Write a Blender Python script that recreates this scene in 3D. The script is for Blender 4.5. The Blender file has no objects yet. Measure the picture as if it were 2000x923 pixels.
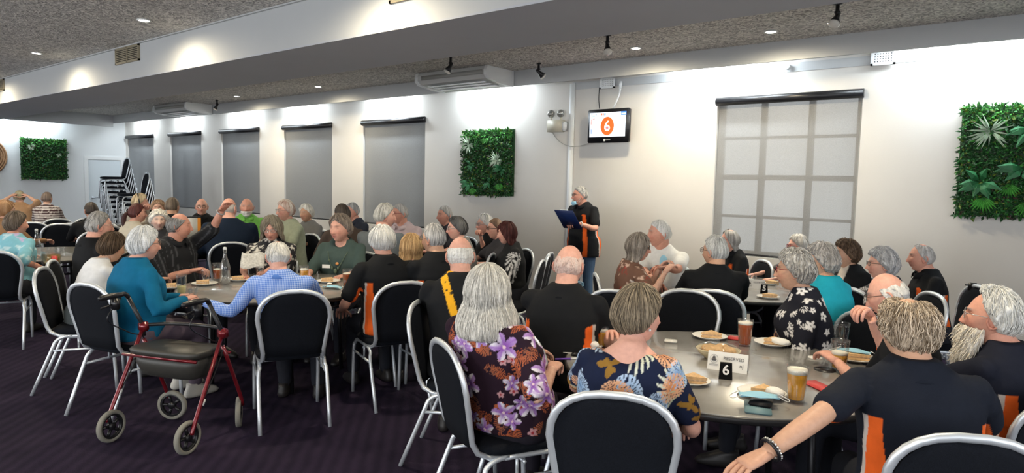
import bpy, bmesh, math, random
import numpy as np
from mathutils import Vector, Matrix
PI = math.pi
S = bpy.context.scene
C = S.collection
random.seed(7); RNG = np.random.default_rng(7)

# ------------------------------------------------------------------ camera
F_PX, HC = 1300.0, 1.62
CAM = np.array([[0.78, 0.07, -0.62], [0.62, -0.05, 0.78], [0.02, -1.0, -0.08]])
def _cam():
    c = np.array([1000.0, 461.5])
    d = np.array([-636 - c[0], 321 - c[1], F_PX]); d /= np.linalg.norm(d)
    X = -d; h = np.array([1, 0.0225, 0.0])
    up = np.cross(h, d); up /= np.linalg.norm(up)
    if up[1] > 0: up = -up
    return np.stack([X, np.cross(up, X), up])
R = _cam()                                    # world = R @ (right, down, forward)
cd = bpy.data.cameras.new('camera'); cam = bpy.data.objects.new('camera', cd); C.objects.link(cam)
cd.sensor_fit = 'HORIZONTAL'; cd.sensor_width = 36; cd.lens = 36 * F_PX / 2000
cd.clip_start = .05; cd.clip_end = 200
m = np.eye(4); m[:3, 0] = R[:, 0]; m[:3, 1] = -R[:, 1]; m[:3, 2] = -R[:, 2]; m[2, 3] = HC
cam.matrix_world = Matrix(m.tolist())
S.camera = cam
def ray(x, y): return R @ np.array([x - 1000.0, y - 461.5, F_PX])
def on_z(x, y, z): r = ray(x, y); return np.array([0, 0, HC]) + r * (z - HC) / r[2]
def on_y(x, y, Y): r = ray(x, y); return np.array([0, 0, HC]) + r * Y / r[1]
def at_d(x, y, d): return np.array([0, 0, HC]) + ray(x, y) / F_PX * d
def sight(px): r = ray(px, 400); return math.degrees(math.atan2(r[1], r[0]))   # azimuth of the line of sight
def ang(px, sa): return sight(px) + sa - 90                                     # sa: 0 right, 90 away, 180 left, 270 to the camera

# ------------------------------------------------------------------ world, lights, exposure
S.view_settings.view_transform = 'Standard'; S.view_settings.look = 'None'
S.view_settings.gamma = 1; S.view_settings.use_curve_mapping = False
S.cycles.transparent_max_bounces = 32
S.view_settings.exposure = 0.52
wd = bpy.data.worlds.new('world'); S.world = wd; wd.use_nodes = True
wd.node_tree.nodes['Background'].inputs[0].default_value = (.90, .94, .95, 1)
wd.node_tree.nodes['Background'].inputs[1].default_value = 1.15
ROOM_X0, ROOM_X1, ROOM_Y0, ROOM_Y1, ZC = -19.6, 4.0, -4.5, 7.68, 3.147
def area(name, loc, rot, sx, sy, power, col):
    l = bpy.data.lights.new(name, 'AREA'); l.shape = 'RECTANGLE'; l.size = sx; l.size_y = sy
    l.energy = power; l.color = col
    o = bpy.data.objects.new(name, l); C.objects.link(o); o.location = loc; o.rotation_euler = rot; return o
# daylight through the windows of the wall behind the camera
for x in (-15.5, -11.0, -6.5, -2.0, 2.0):
    area('daylight_window', (x, ROOM_Y0 + .06, 1.65), (PI / 2, 0, 0), 2.4, 1.8, 92, (.93, .96, 1.0))
area('daylight_window', (ROOM_X1 - .06, 1.5, 1.65), (PI / 2, 0, PI / 2), 3.6, 1.8, 80, (.93, .96, 1.0))
DOWN = [(x, 2.96) for x in (-13.3, -10.19, -7.06, -3.93, -.8)] + [(x, 6.7) for x in (-14.6, -12.06, -9.5, -3.64, -2.18)] + \
       [(x, -.6) for x in (-13.3, -10.19, -7.06, -3.93, -.8)]
def spot(name, loc, power, col, size=2.3, blend=.6, r=.04, rot=(0, 0, 0)):
    l = bpy.data.lights.new(name, 'SPOT'); l.energy = power; l.color = col; l.spot_size = size; l.spot_blend = blend
    l.shadow_soft_size = r; o = bpy.data.objects.new(name, l); C.objects.link(o); o.location = loc; o.rotation_euler = rot; return o
for x, y in DOWN: spot('downlight_lamp', (x, y, ZC - .03), 120, (1.0, .85, .60), 3.1, 1.0, .07)
COVE = [(on_y(px, 200, 7.68)[0], w) for px, w in ((285, 1.2), (368, 1.2), (478, 1.2), (595, 1.2), (765, 1.2), (965, 1.3), (1420, 1.5), (1960, 2.0))]
for x, w in COVE:
    area('cove_lamp', (x, 7.44, 3.10), (math.radians(30), 0, 0), w * .75, .06, 15 * w, (.84, .93, 1.0))
area('cove_lamp', (-19.35, 3.6, 3.08), (math.radians(35), 0, PI / 2), 4.6, .08, 75, (.80, .92, 1.0))

# ------------------------------------------------------------------ materials
MATS = {}
def mat(name, col=(.5, .5, .5), rough=.5, metal=0, bump=0, bscale=50, vary=0, vscale=5, attr=False, emit=None, trans=0, spec=.5, sheen=0, coat=0, ior=1.45, bdist=.002):
    if name in MATS: return MATS[name]
    m = bpy.data.materials.new(name); m.use_nodes = True; nt = m.node_tree; b = nt.nodes['Principled BSDF']
    b.inputs['Base Color'].default_value = (*col, 1); b.inputs['Roughness'].default_value = rough
    b.inputs['Metallic'].default_value = metal; b.inputs['Specular IOR Level'].default_value = spec
    b.inputs['Transmission Weight'].default_value = trans; b.inputs['IOR'].default_value = ior
    if sheen: b.inputs['Sheen Weight'].default_value = sheen
    if coat: b.inputs['Coat Weight'].default_value = coat
    tc = nt.nodes.new('ShaderNodeTexCoord'); src = None
    if attr:
        a = nt.nodes.new('ShaderNodeAttribute'); a.attribute_name = 'Col'; src = a.outputs['Color']
    if vary:
        n = nt.nodes.new('ShaderNodeTexNoise'); n.inputs['Scale'].default_value = vscale; n.inputs['Detail'].default_value = 4
        nt.links.new(tc.outputs['Object'], n.inputs['Vector'])
        mr = nt.nodes.new('ShaderNodeMapRange'); mr.inputs[1].default_value = .3; mr.inputs[2].default_value = .7
        mr.inputs[3].default_value = 1 - vary; mr.inputs[4].default_value = 1 + vary
        nt.links.new(n.outputs['Fac'], mr.inputs[0])
        mx = nt.nodes.new('ShaderNodeMix'); mx.data_type = 'RGBA'; mx.blend_type = 'MULTIPLY'; mx.inputs[0].default_value = 1
        if src: nt.links.new(src, mx.inputs[6])
        else: mx.inputs[6].default_value = (*col, 1)
        nt.links.new(mr.outputs[0], mx.inputs[7]); src = mx.outputs[2]
    if src: nt.links.new(src, b.inputs['Base Color'])
    if bump:
        n = nt.nodes.new('ShaderNodeTexNoise'); n.inputs['Scale'].default_value = bscale; n.inputs['Detail'].default_value = 3
        nt.links.new(tc.outputs['Object'], n.inputs['Vector'])
        bp = nt.nodes.new('ShaderNodeBump'); bp.inputs['Strength'].default_value = bump; bp.inputs['Distance'].default_value = bdist
        nt.links.new(n.outputs['Fac'], bp.inputs['Height']); nt.links.new(bp.outputs[0], b.inputs['Normal'])
    if emit:
        b.inputs['Emission Color'].default_value = (*emit[0], 1); b.inputs['Emission Strength'].default_value = emit[1]
    MATS[name] = m; return m
def glassmat(name, k):
    m = bpy.data.materials.new(name); m.use_nodes = True; nt = m.node_tree; nt.nodes.remove(nt.nodes['Principled BSDF']); MATS[name] = m
    g = nt.nodes.new('ShaderNodeBsdfGlass'); g.inputs['IOR'].default_value = 1.3; g.inputs['Roughness'].default_value = .02; t = nt.nodes.new('ShaderNodeBsdfTransparent'); t.inputs[0].default_value = (.985, .99, .99, 1)
    gl = nt.nodes.new('ShaderNodeBsdfGlossy'); gl.inputs['Roughness'].default_value = .08; lw = nt.nodes.new('ShaderNodeLayerWeight'); lw.inputs[0].default_value = .25; fr = nt.nodes.new('ShaderNodeMapRange'); fr.inputs[3].default_value = .05; fr.inputs[4].default_value = .50; nt.links.new(lw.outputs['Facing'], fr.inputs[0])
    nt.nodes.remove(g)
    b = nt.nodes.new('ShaderNodeMixShader'); nt.links.new(fr.outputs[0], b.inputs[0]); nt.links.new(t.outputs[0], b.inputs[1]); nt.links.new(gl.outputs[0], b.inputs[2])
    nt.links.new(b.outputs[0], nt.nodes['Material Output'].inputs[0]); return m
M = dict(
    wall=mat('wall_paint', (.64, .62, .58), .75, bump=.25, bscale=60, vary=.03, vscale=1.3),
    trimw=mat('white_trim_paint', (.82, .83, .82), .5),
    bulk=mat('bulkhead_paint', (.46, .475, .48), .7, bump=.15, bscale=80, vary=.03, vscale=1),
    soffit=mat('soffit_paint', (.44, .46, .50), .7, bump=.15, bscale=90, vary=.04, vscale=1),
    grille=mat('grille_metal', (.30, .26, .18), .5, metal=.4),
    whiteplastic=mat('white_plastic', (.75, .77, .77), .4),
    creamplastic=mat('cream_plastic', (.55, .52, .42), .45),
    blackplastic=mat('black_plastic', (.012, .012, .014), .3),
    glossblack=mat('gloss_black_tube', (.01, .01, .012), .35),
    chrome=mat('brushed_aluminium', (.70, .75, .80), .38, metal=.6, bump=.1, bscale=200),
    fabric=mat('black_upholstery', (.0050, .0065, .0105), .9, bump=.5, bscale=500, vary=.35, vscale=260, spec=.2),
    skin=mat('skin', rough=.5, attr=True, bump=.25, bscale=180, vary=.06, vscale=60, spec=.35),
    cloth=mat('cloth', rough=.85, attr=True, bump=.35, bscale=700, vary=.06, vscale=25, spec=.2),
    hair=mat('hair', rough=.55, attr=True, bump=.4, bscale=260, vary=.16, vscale=120, spec=.35),
    shoe=mat('shoe_leather', (.02, .018, .018), .45),
    sneaker=mat('sneaker_canvas', (.55, .52, .46), .7),
    tabletop=mat('grey_laminate', (.24, .235, .225), .24, bump=.04, bscale=300, vary=.10, vscale=8, spec=.9, coat=.35),
    tableedge=mat('black_edging', (.015, .015, .016), .4),
    darksteel=mat('black_steel', (.015, .015, .018), .4, metal=.3),
    red=mat('metallic_red_paint', (.17, .008, .014), .28, metal=.35, coat=.6),
    rubber=mat('grey_rubber', (.20, .195, .17), .8, bump=.3, bscale=120),
    seatvinyl=mat('black_vinyl', (.035, .034, .030), .45, bump=.3, bscale=90),
    glass=glassmat('clear_glass', 0),
    foam=mat('beer_foam', (.82, .79, .70), .8, bump=.4, bscale=300),
    china=mat('white_china', (.78, .77, .73), .3),
    bread=mat('sandwich_bread', (.66, .43, .22), .85, bump=.5, bscale=120, vary=.2, vscale=60),
    paper=mat('white_paper', (.82, .82, .80), .8),
    maskblue=mat('blue_mask_fabric', (.33, .62, .80), .85),
    navy=mat('navy_vinyl', (.012, .03, .12), .4),
    redcase=mat('red_leather', (.55, .05, .05), .5),
    lens=mat('spectacle_frame', (.03, .025, .02), .3),
    silverwire=mat('silver_wire', (.6, .6, .6), .3, metal=.9),
    eye=mat('eye_white', (.62, .58, .55), .2), iris=mat('iris', (.05, .045, .04), .15),
)
def beer(name, col): return mat(name, col, .08, trans=.45, ior=1.2, emit=None)
M['beer'] = beer('golden_beer', (.95, .50, .06)); M['beerdark'] = beer('amber_beer', (.55, .12, .02)); M['wine'] = beer('pale_cider', (.95, .88, .5))

def carpet():
    m = bpy.data.materials.new('purple_carpet'); m.use_nodes = True; nt = m.node_tree; b = nt.nodes['Principled BSDF']
    tc = nt.nodes.new('ShaderNodeTexCoord'); b.inputs['Roughness'].default_value = .95; b.inputs['Specular IOR Level'].default_value = .15
    w = nt.nodes.new('ShaderNodeTexWave'); w.wave_type = 'BANDS'; w.bands_direction = 'DIAGONAL'; w.inputs['Scale'].default_value = 5.5
    w.inputs['Distortion'].default_value = 1.6; w.inputs['Detail'].default_value = 2
    n = nt.nodes.new('ShaderNodeTexNoise'); n.inputs['Scale'].default_value = 2.2; n.inputs['Detail'].default_value = 6
    n2 = nt.nodes.new('ShaderNodeTexNoise'); n2.inputs['Scale'].default_value = 260
    for q in (w, n, n2): nt.links.new(tc.outputs['Object'], q.inputs['Vector'])
    r = nt.nodes.new('ShaderNodeValToRGB'); r.color_ramp.elements[0].color = (.006, .004, .013, 1); r.color_ramp.elements[1].color = (.026, .017, .040, 1)
    mx = nt.nodes.new('ShaderNodeMath'); mx.operation = 'MULTIPLY_ADD'; mx.inputs[1].default_value = .35
    nt.links.new(w.outputs['Fac'], mx.inputs[0]); nt.links.new(n.outputs['Fac'], mx.inputs[2])
    ad = nt.nodes.new('ShaderNodeMath'); ad.operation = 'MULTIPLY_ADD'; ad.inputs[1].default_value = .5
    nt.links.new(n2.outputs['Fac'], ad.inputs[0]); nt.links.new(mx.outputs[0], ad.inputs[2])
    sb = nt.nodes.new('ShaderNodeMath'); sb.operation = 'SUBTRACT'; sb.inputs[1].default_value = .4
    nt.links.new(ad.outputs[0], sb.inputs[0]); nt.links.new(sb.outputs[0], r.inputs[0]); nt.links.new(r.outputs[0], b.inputs['Base Color'])
    bp = nt.nodes.new('ShaderNodeBump'); bp.inputs['Strength'].default_value = .6; bp.inputs['Distance'].default_value = .006
    nt.links.new(n2.outputs['Fac'], bp.inputs['Height']); nt.links.new(bp.outputs[0], b.inputs['Normal'])
    return m
M['carpet'] = carpet()
def stucco():
    m = bpy.data.materials.new('textured_ceiling'); m.use_nodes = True; nt = m.node_tree; b = nt.nodes['Principled BSDF']
    tc = nt.nodes.new('ShaderNodeTexCoord'); b.inputs['Roughness'].default_value = .9
    n = nt.nodes.new('ShaderNodeTexNoise'); n.inputs['Scale'].default_value = 17; n.inputs['Detail'].default_value = 2; n.inputs['Distortion'].default_value = 2.5
    nt.links.new(tc.outputs['Object'], n.inputs['Vector'])
    r = nt.nodes.new('ShaderNodeValToRGB'); r.color_ramp.elements[0].position = .38; r.color_ramp.elements[1].position = .6
    r.color_ramp.elements[0].color = (.30, .29, .275, 1); r.color_ramp.elements[1].color = (.80, .77, .72, 1)
    nt.links.new(n.outputs['Fac'], r.inputs[0]); nt.links.new(r.outputs[0], b.inputs['Base Color'])
    bp = nt.nodes.new('ShaderNodeBump'); bp.inputs['Strength'].default_value = .9; bp.inputs['Distance'].default_value = .03
    nt.links.new(n.outputs['Fac'], bp.inputs['Height']); nt.links.new(bp.outputs[0], b.inputs['Normal'])
    return m
M['stucco'] = stucco()
def blindmat(name, col, see):
    m = bpy.data.materials.new(name); m.use_nodes = True; nt = m.node_tree; nt.nodes.remove(nt.nodes['Principled BSDF'])
    out = nt.nodes['Material Output']; tc = nt.nodes.new('ShaderNodeTexCoord')
    n = nt.nodes.new('ShaderNodeTexNoise'); n.inputs['Scale'].default_value = 160
    nt.links.new(tc.outputs['Object'], n.inputs['Vector'])
    mr = nt.nodes.new('ShaderNodeMapRange'); mr.inputs[3].default_value = .8; mr.inputs[4].default_value = 1.2; nt.links.new(n.outputs['Fac'], mr.inputs[0])
    mc = nt.nodes.new('ShaderNodeMix'); mc.data_type = 'RGBA'; mc.blend_type = 'MULTIPLY'; mc.inputs[0].default_value = 1; mc.inputs[6].default_value = (*col, 1)
    nt.links.new(mr.outputs[0], mc.inputs[7])
    d = nt.nodes.new('ShaderNodeBsdfDiffuse'); t = nt.nodes.new('ShaderNodeBsdfTranslucent'); tr = nt.nodes.new('ShaderNodeBsdfTransparent')
    nt.links.new(mc.outputs[2], d.inputs[0]); nt.links.new(mc.outputs[2], t.inputs[0])
    a = nt.nodes.new('ShaderNodeMixShader'); a.inputs[0].default_value = .35; nt.links.new(d.outputs[0], a.inputs[1]); nt.links.new(t.outputs[0], a.inputs[2])
    c = nt.nodes.new('ShaderNodeMixShader'); c.inputs[0].default_value = see; nt.links.new(a.outputs[0], c.inputs[1]); nt.links.new(tr.outputs[0], c.inputs[2])
    nt.links.new(c.outputs[0], out.inputs[0]); return m
M['blind'] = blindmat('screen_blind_fabric', (.34, .335, .325), .16)
M['blinddark'] = blindmat('screen_blind_fabric_dense', (.36, .37, .375), .13)

# ------------------------------------------------------------------ mesh helpers
def mk(name, V, Fc, m, parent=None, smooth=True, col=None, loc=None):
    me = bpy.data.meshes.new(name); me.from_pydata([tuple(v) for v in np.asarray(V).tolist()], [], [tuple(f) for f in Fc]); me.update()
    return link(name, me, m, parent, smooth, col, loc)
def link(name, me, m, parent=None, smooth=True, col=None, loc=None):
    if m is not None: me.materials.clear(); me.materials.append(m)
    if smooth and len(me.polygons): me.polygons.foreach_set('use_smooth', np.ones(len(me.polygons), bool))
    if col is not None:
        a = me.color_attributes.new('Col', 'FLOAT_COLOR', 'POINT'); cc = np.ones((len(me.vertices), 4), np.float32)
        cc[:, :3] = col; a.data.foreach_set('color', cc.ravel())
    o = bpy.data.objects.new(name, me); C.objects.link(o)
    if parent is not None: o.parent = parent
    if loc is not None: o.location = loc
    return o
class MB:
    def __init__(s): s.v = []; s.f = []; s.n = 0
    def add(s, V, Fc):
        V = np.asarray(V, float); s.v.append(V); s.f += [tuple(i + s.n for i in f) for f in Fc]; s.n += len(V); return s
    def arr(s): return (np.concatenate(s.v) if s.v else np.zeros((0, 3))), s.f
    def box(s, x0, x1, y0, y1, z0, z1, bev=0):
        if bev:
            bm = bmesh.new(); bmesh.ops.create_cube(bm, size=1)
            for v in bm.verts: v.co = Vector(((x0 + x1) / 2 + v.co.x * (x1 - x0), (y0 + y1) / 2 + v.co.y * (y1 - y0), (z0 + z1) / 2 + v.co.z * (z1 - z0)))
            bmesh.ops.bevel(bm, geom=bm.edges[:], offset=bev, segments=2, affect='EDGES')
            s.add([v.co[:] for v in bm.verts], [[v.index for v in f.verts] for f in bm.faces]); bm.free(); return s
        V = [(x, y, z) for x in (x0, x1) for y in (y0, y1) for z in (z0, z1)]
        return s.add(V, [(0, 1, 3, 2), (4, 6, 7, 5), (0, 4, 5, 1), (2, 3, 7, 6), (0, 2, 6, 4), (1, 5, 7, 3)])
    def tube(s, pts, r, n=8, cap=True, sm=0, ry=None): return s.add(*tube(pts, r, n, cap, sm, ry))
    def lathe(s, prof, c=(0, 0, 0), n=24):
        c = np.array(c, float); V = []; Fc = []
        for r, z in prof:
            for k in range(n): a = 2 * PI * k / n; V.append(c + (r * math.cos(a), r * math.sin(a), z))
        for i in range(len(prof) - 1):
            for k in range(n): k2 = (k + 1) % n; Fc.append((i * n + k, i * n + k2, (i + 1) * n + k2, (i + 1) * n + k))
        if tuple(prof[0]) == tuple(prof[-1]): return s.add(V, Fc)
        if prof[0][0] > 1e-4: Fc.append(tuple(range(n))[::-1])
        if prof[-1][0] > 1e-4: Fc.append(tuple((len(prof) - 1) * n + k for k in range(n)))
        return s.add(V, Fc)
    def xf(s, Mx):
        Mx = np.array(Mx); s.v = [v @ Mx[:3, :3].T + Mx[:3, 3] for v in s.v]; return s
    def obj(s, name, m, parent=None, smooth=True, col=None, loc=None):
        V, Fc = s.arr(); return mk(name, V, Fc, m, parent, smooth, col, loc)
def crom(P, sub):
    P = np.asarray(P, float)
    if sub <= 1 or len(P) < 3: return P
    out = []
    Q = np.vstack([2 * P[0] - P[1], P, 2 * P[-1] - P[-2]])
    for i in range(1, len(Q) - 2):
        for k in range(sub):
            t = k / sub
            out.append(.5 * (2 * Q[i] + (Q[i + 1] - Q[i - 1]) * t + (2 * Q[i - 1] - 5 * Q[i] + 4 * Q[i + 1] - Q[i + 2]) * t * t + (-Q[i - 1] + 3 * Q[i] - 3 * Q[i + 1] + Q[i + 2]) * t ** 3))
    out.append(P[-1]); return np.array(out)
def tube(pts, r, n=8, cap=True, sm=0, ry=None):
    P = np.asarray(pts, float); r = np.full(len(P), r, float) if np.isscalar(r) else np.asarray(r, float)
    if sm > 1:
        q = crom(np.column_stack([P, r]), sm); P = q[:, :3]; r = q[:, 3]
    if cap == 'round':                          # rounded ends
        d0 = P[0] - P[1]; d0 /= np.linalg.norm(d0) + 1e-9; d1 = P[-1] - P[-2]; d1 /= np.linalg.norm(d1) + 1e-9
        P = np.vstack([P[0] + d0 * r[0] * .95, P[0] + d0 * r[0] * .6, P, P[-1] + d1 * r[-1] * .6, P[-1] + d1 * r[-1] * .95])
        r = np.concatenate([[r[0] * .3, r[0] * .8], r, [r[-1] * .8, r[-1] * .3]])
    T = np.gradient(P, axis=0); T /= np.linalg.norm(T, axis=1)[:, None] + 1e-12
    ref = np.array([0, 0, 1.0]) if abs(T[0][2]) < .9 else np.array([1.0, 0, 0])
    u = np.cross(ref, T[0]); u /= np.linalg.norm(u); V = []
    ca = np.cos(np.arange(n) * 2 * PI / n); sa = np.sin(np.arange(n) * 2 * PI / n); k = 1 if ry is None else ry
    for i in range(len(P)):
        u = u - T[i] * (u @ T[i]); u /= np.linalg.norm(u) + 1e-12; w = np.cross(T[i], u)
        V.append(P[i] + r[i] * (ca[:, None] * u + k * sa[:, None] * w))
    V = np.concatenate(V); Fc = []
    for i in range(len(P) - 1):
        for j in range(n): j2 = (j + 1) % n; Fc.append((i * n + j, i * n + j2, (i + 1) * n + j2, (i + 1) * n + j))
    if cap: Fc.append(tuple(range(n))[::-1]); Fc.append(tuple((len(P) - 1) * n + j for j in range(n)))
    return V, Fc
def rings(secs, n=24, e=2.4):
    """closed loft of horizontal sections (x, y, z, half width, half depth)"""
    V = []; a = np.arange(n) * 2 * PI / n; c, s = np.cos(a), np.sin(a)
    cx = np.sign(c) * np.abs(c) ** (2 / e); sy = np.sign(s) * np.abs(s) ** (2 / e)
    for x, y, z, w, d in secs: V.append(np.column_stack([x + w * cx, y + d * sy, np.full(n, z)]))
    V = np.concatenate(V); Fc = []
    for i in range(len(secs) - 1):
        for j in range(n): j2 = (j + 1) % n; Fc.append((i * n + j, i * n + j2, (i + 1) * n + j2, (i + 1) * n + j))
    Fc.append(tuple(range(n))[::-1]); Fc.append(tuple((len(secs) - 1) * n + j for j in range(n)))
    return V, Fc
def ell(c, r, n=16, k=10):
    V = [(c[0], c[1], c[2] + r[2])]; Fc = []
    for i in range(1, k):
        p = PI * i / k
        for j in range(n): a = 2 * PI * j / n; V.append((c[0] + r[0] * math.sin(p) * math.cos(a), c[1] + r[1] * math.sin(p) * math.sin(a), c[2] + r[2] * math.cos(p)))
    V.append((c[0], c[1], c[2] - r[2])); L = len(V) - 1
    for j in range(n):
        j2 = (j + 1) % n; Fc.append((0, 1 + j, 1 + j2)); Fc.append((L, L - n + j2, L - n + j))
        for i in range(k - 2): a, b = 1 + i * n, 1 + (i + 1) * n; Fc.append((a + j, b + j, b + j2, a + j2))
    return np.array(V, float), Fc
def empty(name, loc, rz=0, label=None, cat=None, group=None):
    o = bpy.data.objects.new(name, None); C.objects.link(o); o.location = tuple(loc); o.rotation_euler = (0, 0, rz); o.empty_display_size = .1
    return tag(o, label, cat, group)
def tag(o, label=None, cat=None, group=None, kind=None):
    for k, v in (('label', label), ('category', cat), ('group', group), ('kind', kind)):
        if v: o[k] = v
    return o
def copy_tree(o, parent=None):
    c = o.copy(); C.objects.link(c); c.parent = parent
    for ch in list(o.children): copy_tree(ch, c)
    return c
def struct(o): o['kind'] = 'structure'; return o
def smooth_noise(P, f, seed, k=6):
    g = np.random.default_rng(seed); D = g.normal(size=(k, 3)); D /= np.linalg.norm(D, axis=1)[:, None]; ph = g.uniform(0, 6.28, k); fr = f * g.uniform(.6, 1.5, k)
    return np.sin(P @ (D * fr[:, None]).T + ph).sum(1) / math.sqrt(k)

# ------------------------------------------------------------------ the room
def sbox(name, b, m, parent=None, bev=0, smooth=False): return MB().box(*b, bev=bev).obj(name, m, parent, smooth)
X0, X1, Y0, Y1 = ROOM_X0, ROOM_X1, ROOM_Y0, ROOM_Y1
struct(sbox('floor', (X0 - .1, X1 + .1, Y0 - .1, Y1 + .1, -.1, 0), M['carpet']))
struct(sbox('ceiling', (X0 - .1, X1 + .1, Y0 - .1, Y1 + .1, ZC, ZC + .1), M['stucco']))
WX = [(-19.47 + 2.482 * i, -19.47 + 2.482 * i + 1.57) for i in range(5)] + [(-3.07, -1.53)]
WZ0, WZ1 = .84, 2.66
wall = MB(); cur = X0 - .1
for a, b in WX:
    wall.box(cur, a, Y1, Y1 + .18, 0, ZC); wall.box(a, b, Y1, Y1 + .18, 0, WZ0); wall.box(a, b, Y1, Y1 + .18, WZ1, ZC); cur = b
wall.box(cur, X1 + .1, Y1, Y1 + .18, 0, ZC)
wb = struct(wall.obj('wall_back', M['wall'], smooth=False))
struct(sbox('wall_left', (X0 - .15, X0, Y0 - .1, Y1 + .1, 0, ZC), mat('white_wall_paint', (.76, .78, .78), .75, bump=.2, bscale=60)))
struct(sbox('wall_right', (X1, X1 + .15, Y0 - .1, Y1 + .1, 0, ZC), M['wall']))
struct(sbox('wall_front', (X0 - .1, X1 + .1, Y0 - .15, Y0, 0, ZC), M['wall']))
# thin grey board: shade on the wall under the cornice put into its colour
struct(sbox('painted_shade_band', (-5.10, X1, Y1 - .006, Y1 + .001, 2.905, 2.9999), M['bulk']))
struct(MB().box(-5.145, -5.065, Y1 - .03, Y1, 0, 2.99, bev=.006).obj('trim_2', M['trimw']))
struct(MB().box(X0, -5.15, Y1 - .018, Y1, 0, .1, bev=.005).box(-5.06, X1, Y1 - .018, Y1, 0, .1, bev=.005).obj('baseboard_back', M['trimw']))
struct(MB().box(X0, X0 + .018, Y0, 6.6, 0, .1, bev=.005).obj('baseboard_left', M['trimw']))
# cove box along the back wall and the left wall, dropped central beam
struct(MB().box(X0, X1, 7.20, 7.235, 2.945, ZC).obj('trim_3', M['bulk'], smooth=False))
struct(MB().box(X0 + .45, X0 + .485, Y0, 7.2, 2.85, ZC).obj('trim_4', M['bulk'], smooth=False))
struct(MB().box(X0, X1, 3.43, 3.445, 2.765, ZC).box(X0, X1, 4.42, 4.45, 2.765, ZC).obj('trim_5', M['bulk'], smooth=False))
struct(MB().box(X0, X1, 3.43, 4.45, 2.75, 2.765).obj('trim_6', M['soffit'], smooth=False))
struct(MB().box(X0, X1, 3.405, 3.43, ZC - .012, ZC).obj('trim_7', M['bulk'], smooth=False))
# windows: reveal, frame, muntins, glass; the roller blind on each is a thing
def window(i, a, b):
    w = MB(); y0, y1 = Y1 + .10, Y1 + .15
    w.box(a, a + .06, y0, y1, WZ0, WZ1).box(b - .06, b, y0, y1, WZ0, WZ1).box(a, b, y0, y1, WZ0, WZ0 + .06).box(a, b, y0, y1, WZ1 - .05, WZ1)
    fr = struct(w.obj('window_%d' % (i + 1), M['trimw'], smooth=False))
    mu = MB(); ww = b - a; hh = WZ1 - WZ0
    for k in (1, 2): mu.box(a + ww * k / 3 - .03, a + ww * k / 3 + .03, y0 - .01, y1, WZ0 + .06, WZ1 - .05)
    for k, t in ((1, .016), (2, .03), (3, .016)): mu.box(a + .06, b - .06, y0 + .002, y1 + .004, WZ0 + hh * k / 4 - t, WZ0 + hh * k / 4 + t)
    mu.obj('window_bars', M['bulk'], fr, smooth=False)
    MB().box(a + .05, b - .05, y0 + .02, y0 + .024, WZ0 + .05, WZ1 - .04).obj('pane', M['glass'], fr, smooth=False)
    names = ['in the far corner behind the stacked chairs', 'second from the far corner', 'third from the far corner', 'behind the silver-haired woman near the wall',
             'left of the middle green wall panel', 'right of the television']
    r = empty('roller_blind', ((a + b) / 2, Y1, WZ1), 0, ('wide pale grey' if i == 5 else 'grey') + ' roller blind over the window ' + names[i], 'blind', 'roller blinds on the windows')
    hw = ww / 2
    # sheer sheet hanging, with a faint belly
    nx, nz = 10, 16; V = []; Fc = []
    for q in range(nz + 1):
        for p in range(nx + 1):
            u, v = p / nx, q / nz
            V.append((-hw + .012 + (2 * hw - .03) * u + (.03 * v * (1 - u) if i in (1, 4) else 0), .028 + .008 * math.sin(u * 9 + i) * v, -.05 - (WZ1 - WZ0 - .07) * v))
    for q in range(nz):
        for p in range(nx): k = q * (nx + 1) + p; Fc.append((k, k + 1, k + nx + 2, k + nx + 1))
    mk('blind_sheet', V, Fc, M['blind'] if i == 5 else M['blinddark'], r)
    MB().tube([(-hw - .005, -.02, -.035), (hw + .01, -.02, -.035)], .048, 16).obj('head_tube', M['glossblack'], r)
    MB().tube([(-hw + .03, .028, -(WZ1 - WZ0) + .02), (hw - .03, .028, -(WZ1 - WZ0) + .02)], .012, 8).obj('bottom_rail', M['blackplastic'], r)
for i, (a, b) in enumerate(WX): window(i, a, b)
# outside: plain board added close to the left windows to keep them dimmer
MB().box(-24, -7.2, 9.2, 9.3, 0, 3.6).obj('added_dimming_board', mat('dimming_board_grey', (.28, .30, .33), .8, vary=.15, vscale=.8), smooth=False)['kind'] = 'structure'
MB().box(-24, 6, 7.9, 16, -.2, -.1).obj('ground_outside', mat('outside_paving', (.35, .35, .34), .9), smooth=False)['kind'] = 'structure'
# door in the left wall
dr = struct(MB().box(X0, X0 + .03, 6.66, 6.75, 0, 2.0).box(X0, X0 + .03, 7.53, 7.62, 0, 2.0).box(X0, X0 + .03, 6.66, 7.62, 2.0001, 2.08).obj('trim_8', M['trimw'], smooth=False))
d1 = struct(MB().box(X0, X0 + .012, 6.76, 7.52, .01, 1.99).obj('door_1', mat('door_paint', (.70, .76, .79), .5), smooth=False))
MB().tube([(X0 + .012, 6.83, 1.0), (X0 + .06, 6.83, 1.0), (X0 + .06, 6.95, 1.0)], .012, 8).lathe([(.001, -.03), (.03, -.03), (.03, .03), (.001, .03)], (X0 + .02, 6.83, 1.0), 12).obj('door_handle', M['chrome'], d1)
# round timber disc at the left edge of the left wall
t = empty('wall_disc', (X0, 4.55, 1.98), 0, 'round tan woven disc hanging on the far white wall at the picture edge', 'wall decoration')
dm = MB()
for k in range(9): dm.tube([(.03, .44 * math.cos(a) * (1 - k / 9.5), .44 * math.sin(a) * (1 - k / 9.5)) for a in np.linspace(0, 2 * PI, 41)], .026, 6, cap=False)
dm.obj('woven_coil', mat('tan_cane', (.36, .20, .10), .8, vary=.3, vscale=30), t)
MB().tube([(.0, 0, 0), (.02, 0, 0)], .44, 32).obj('backing', mat('cane_backing', (.22, .12, .06), .9), t)
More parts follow.
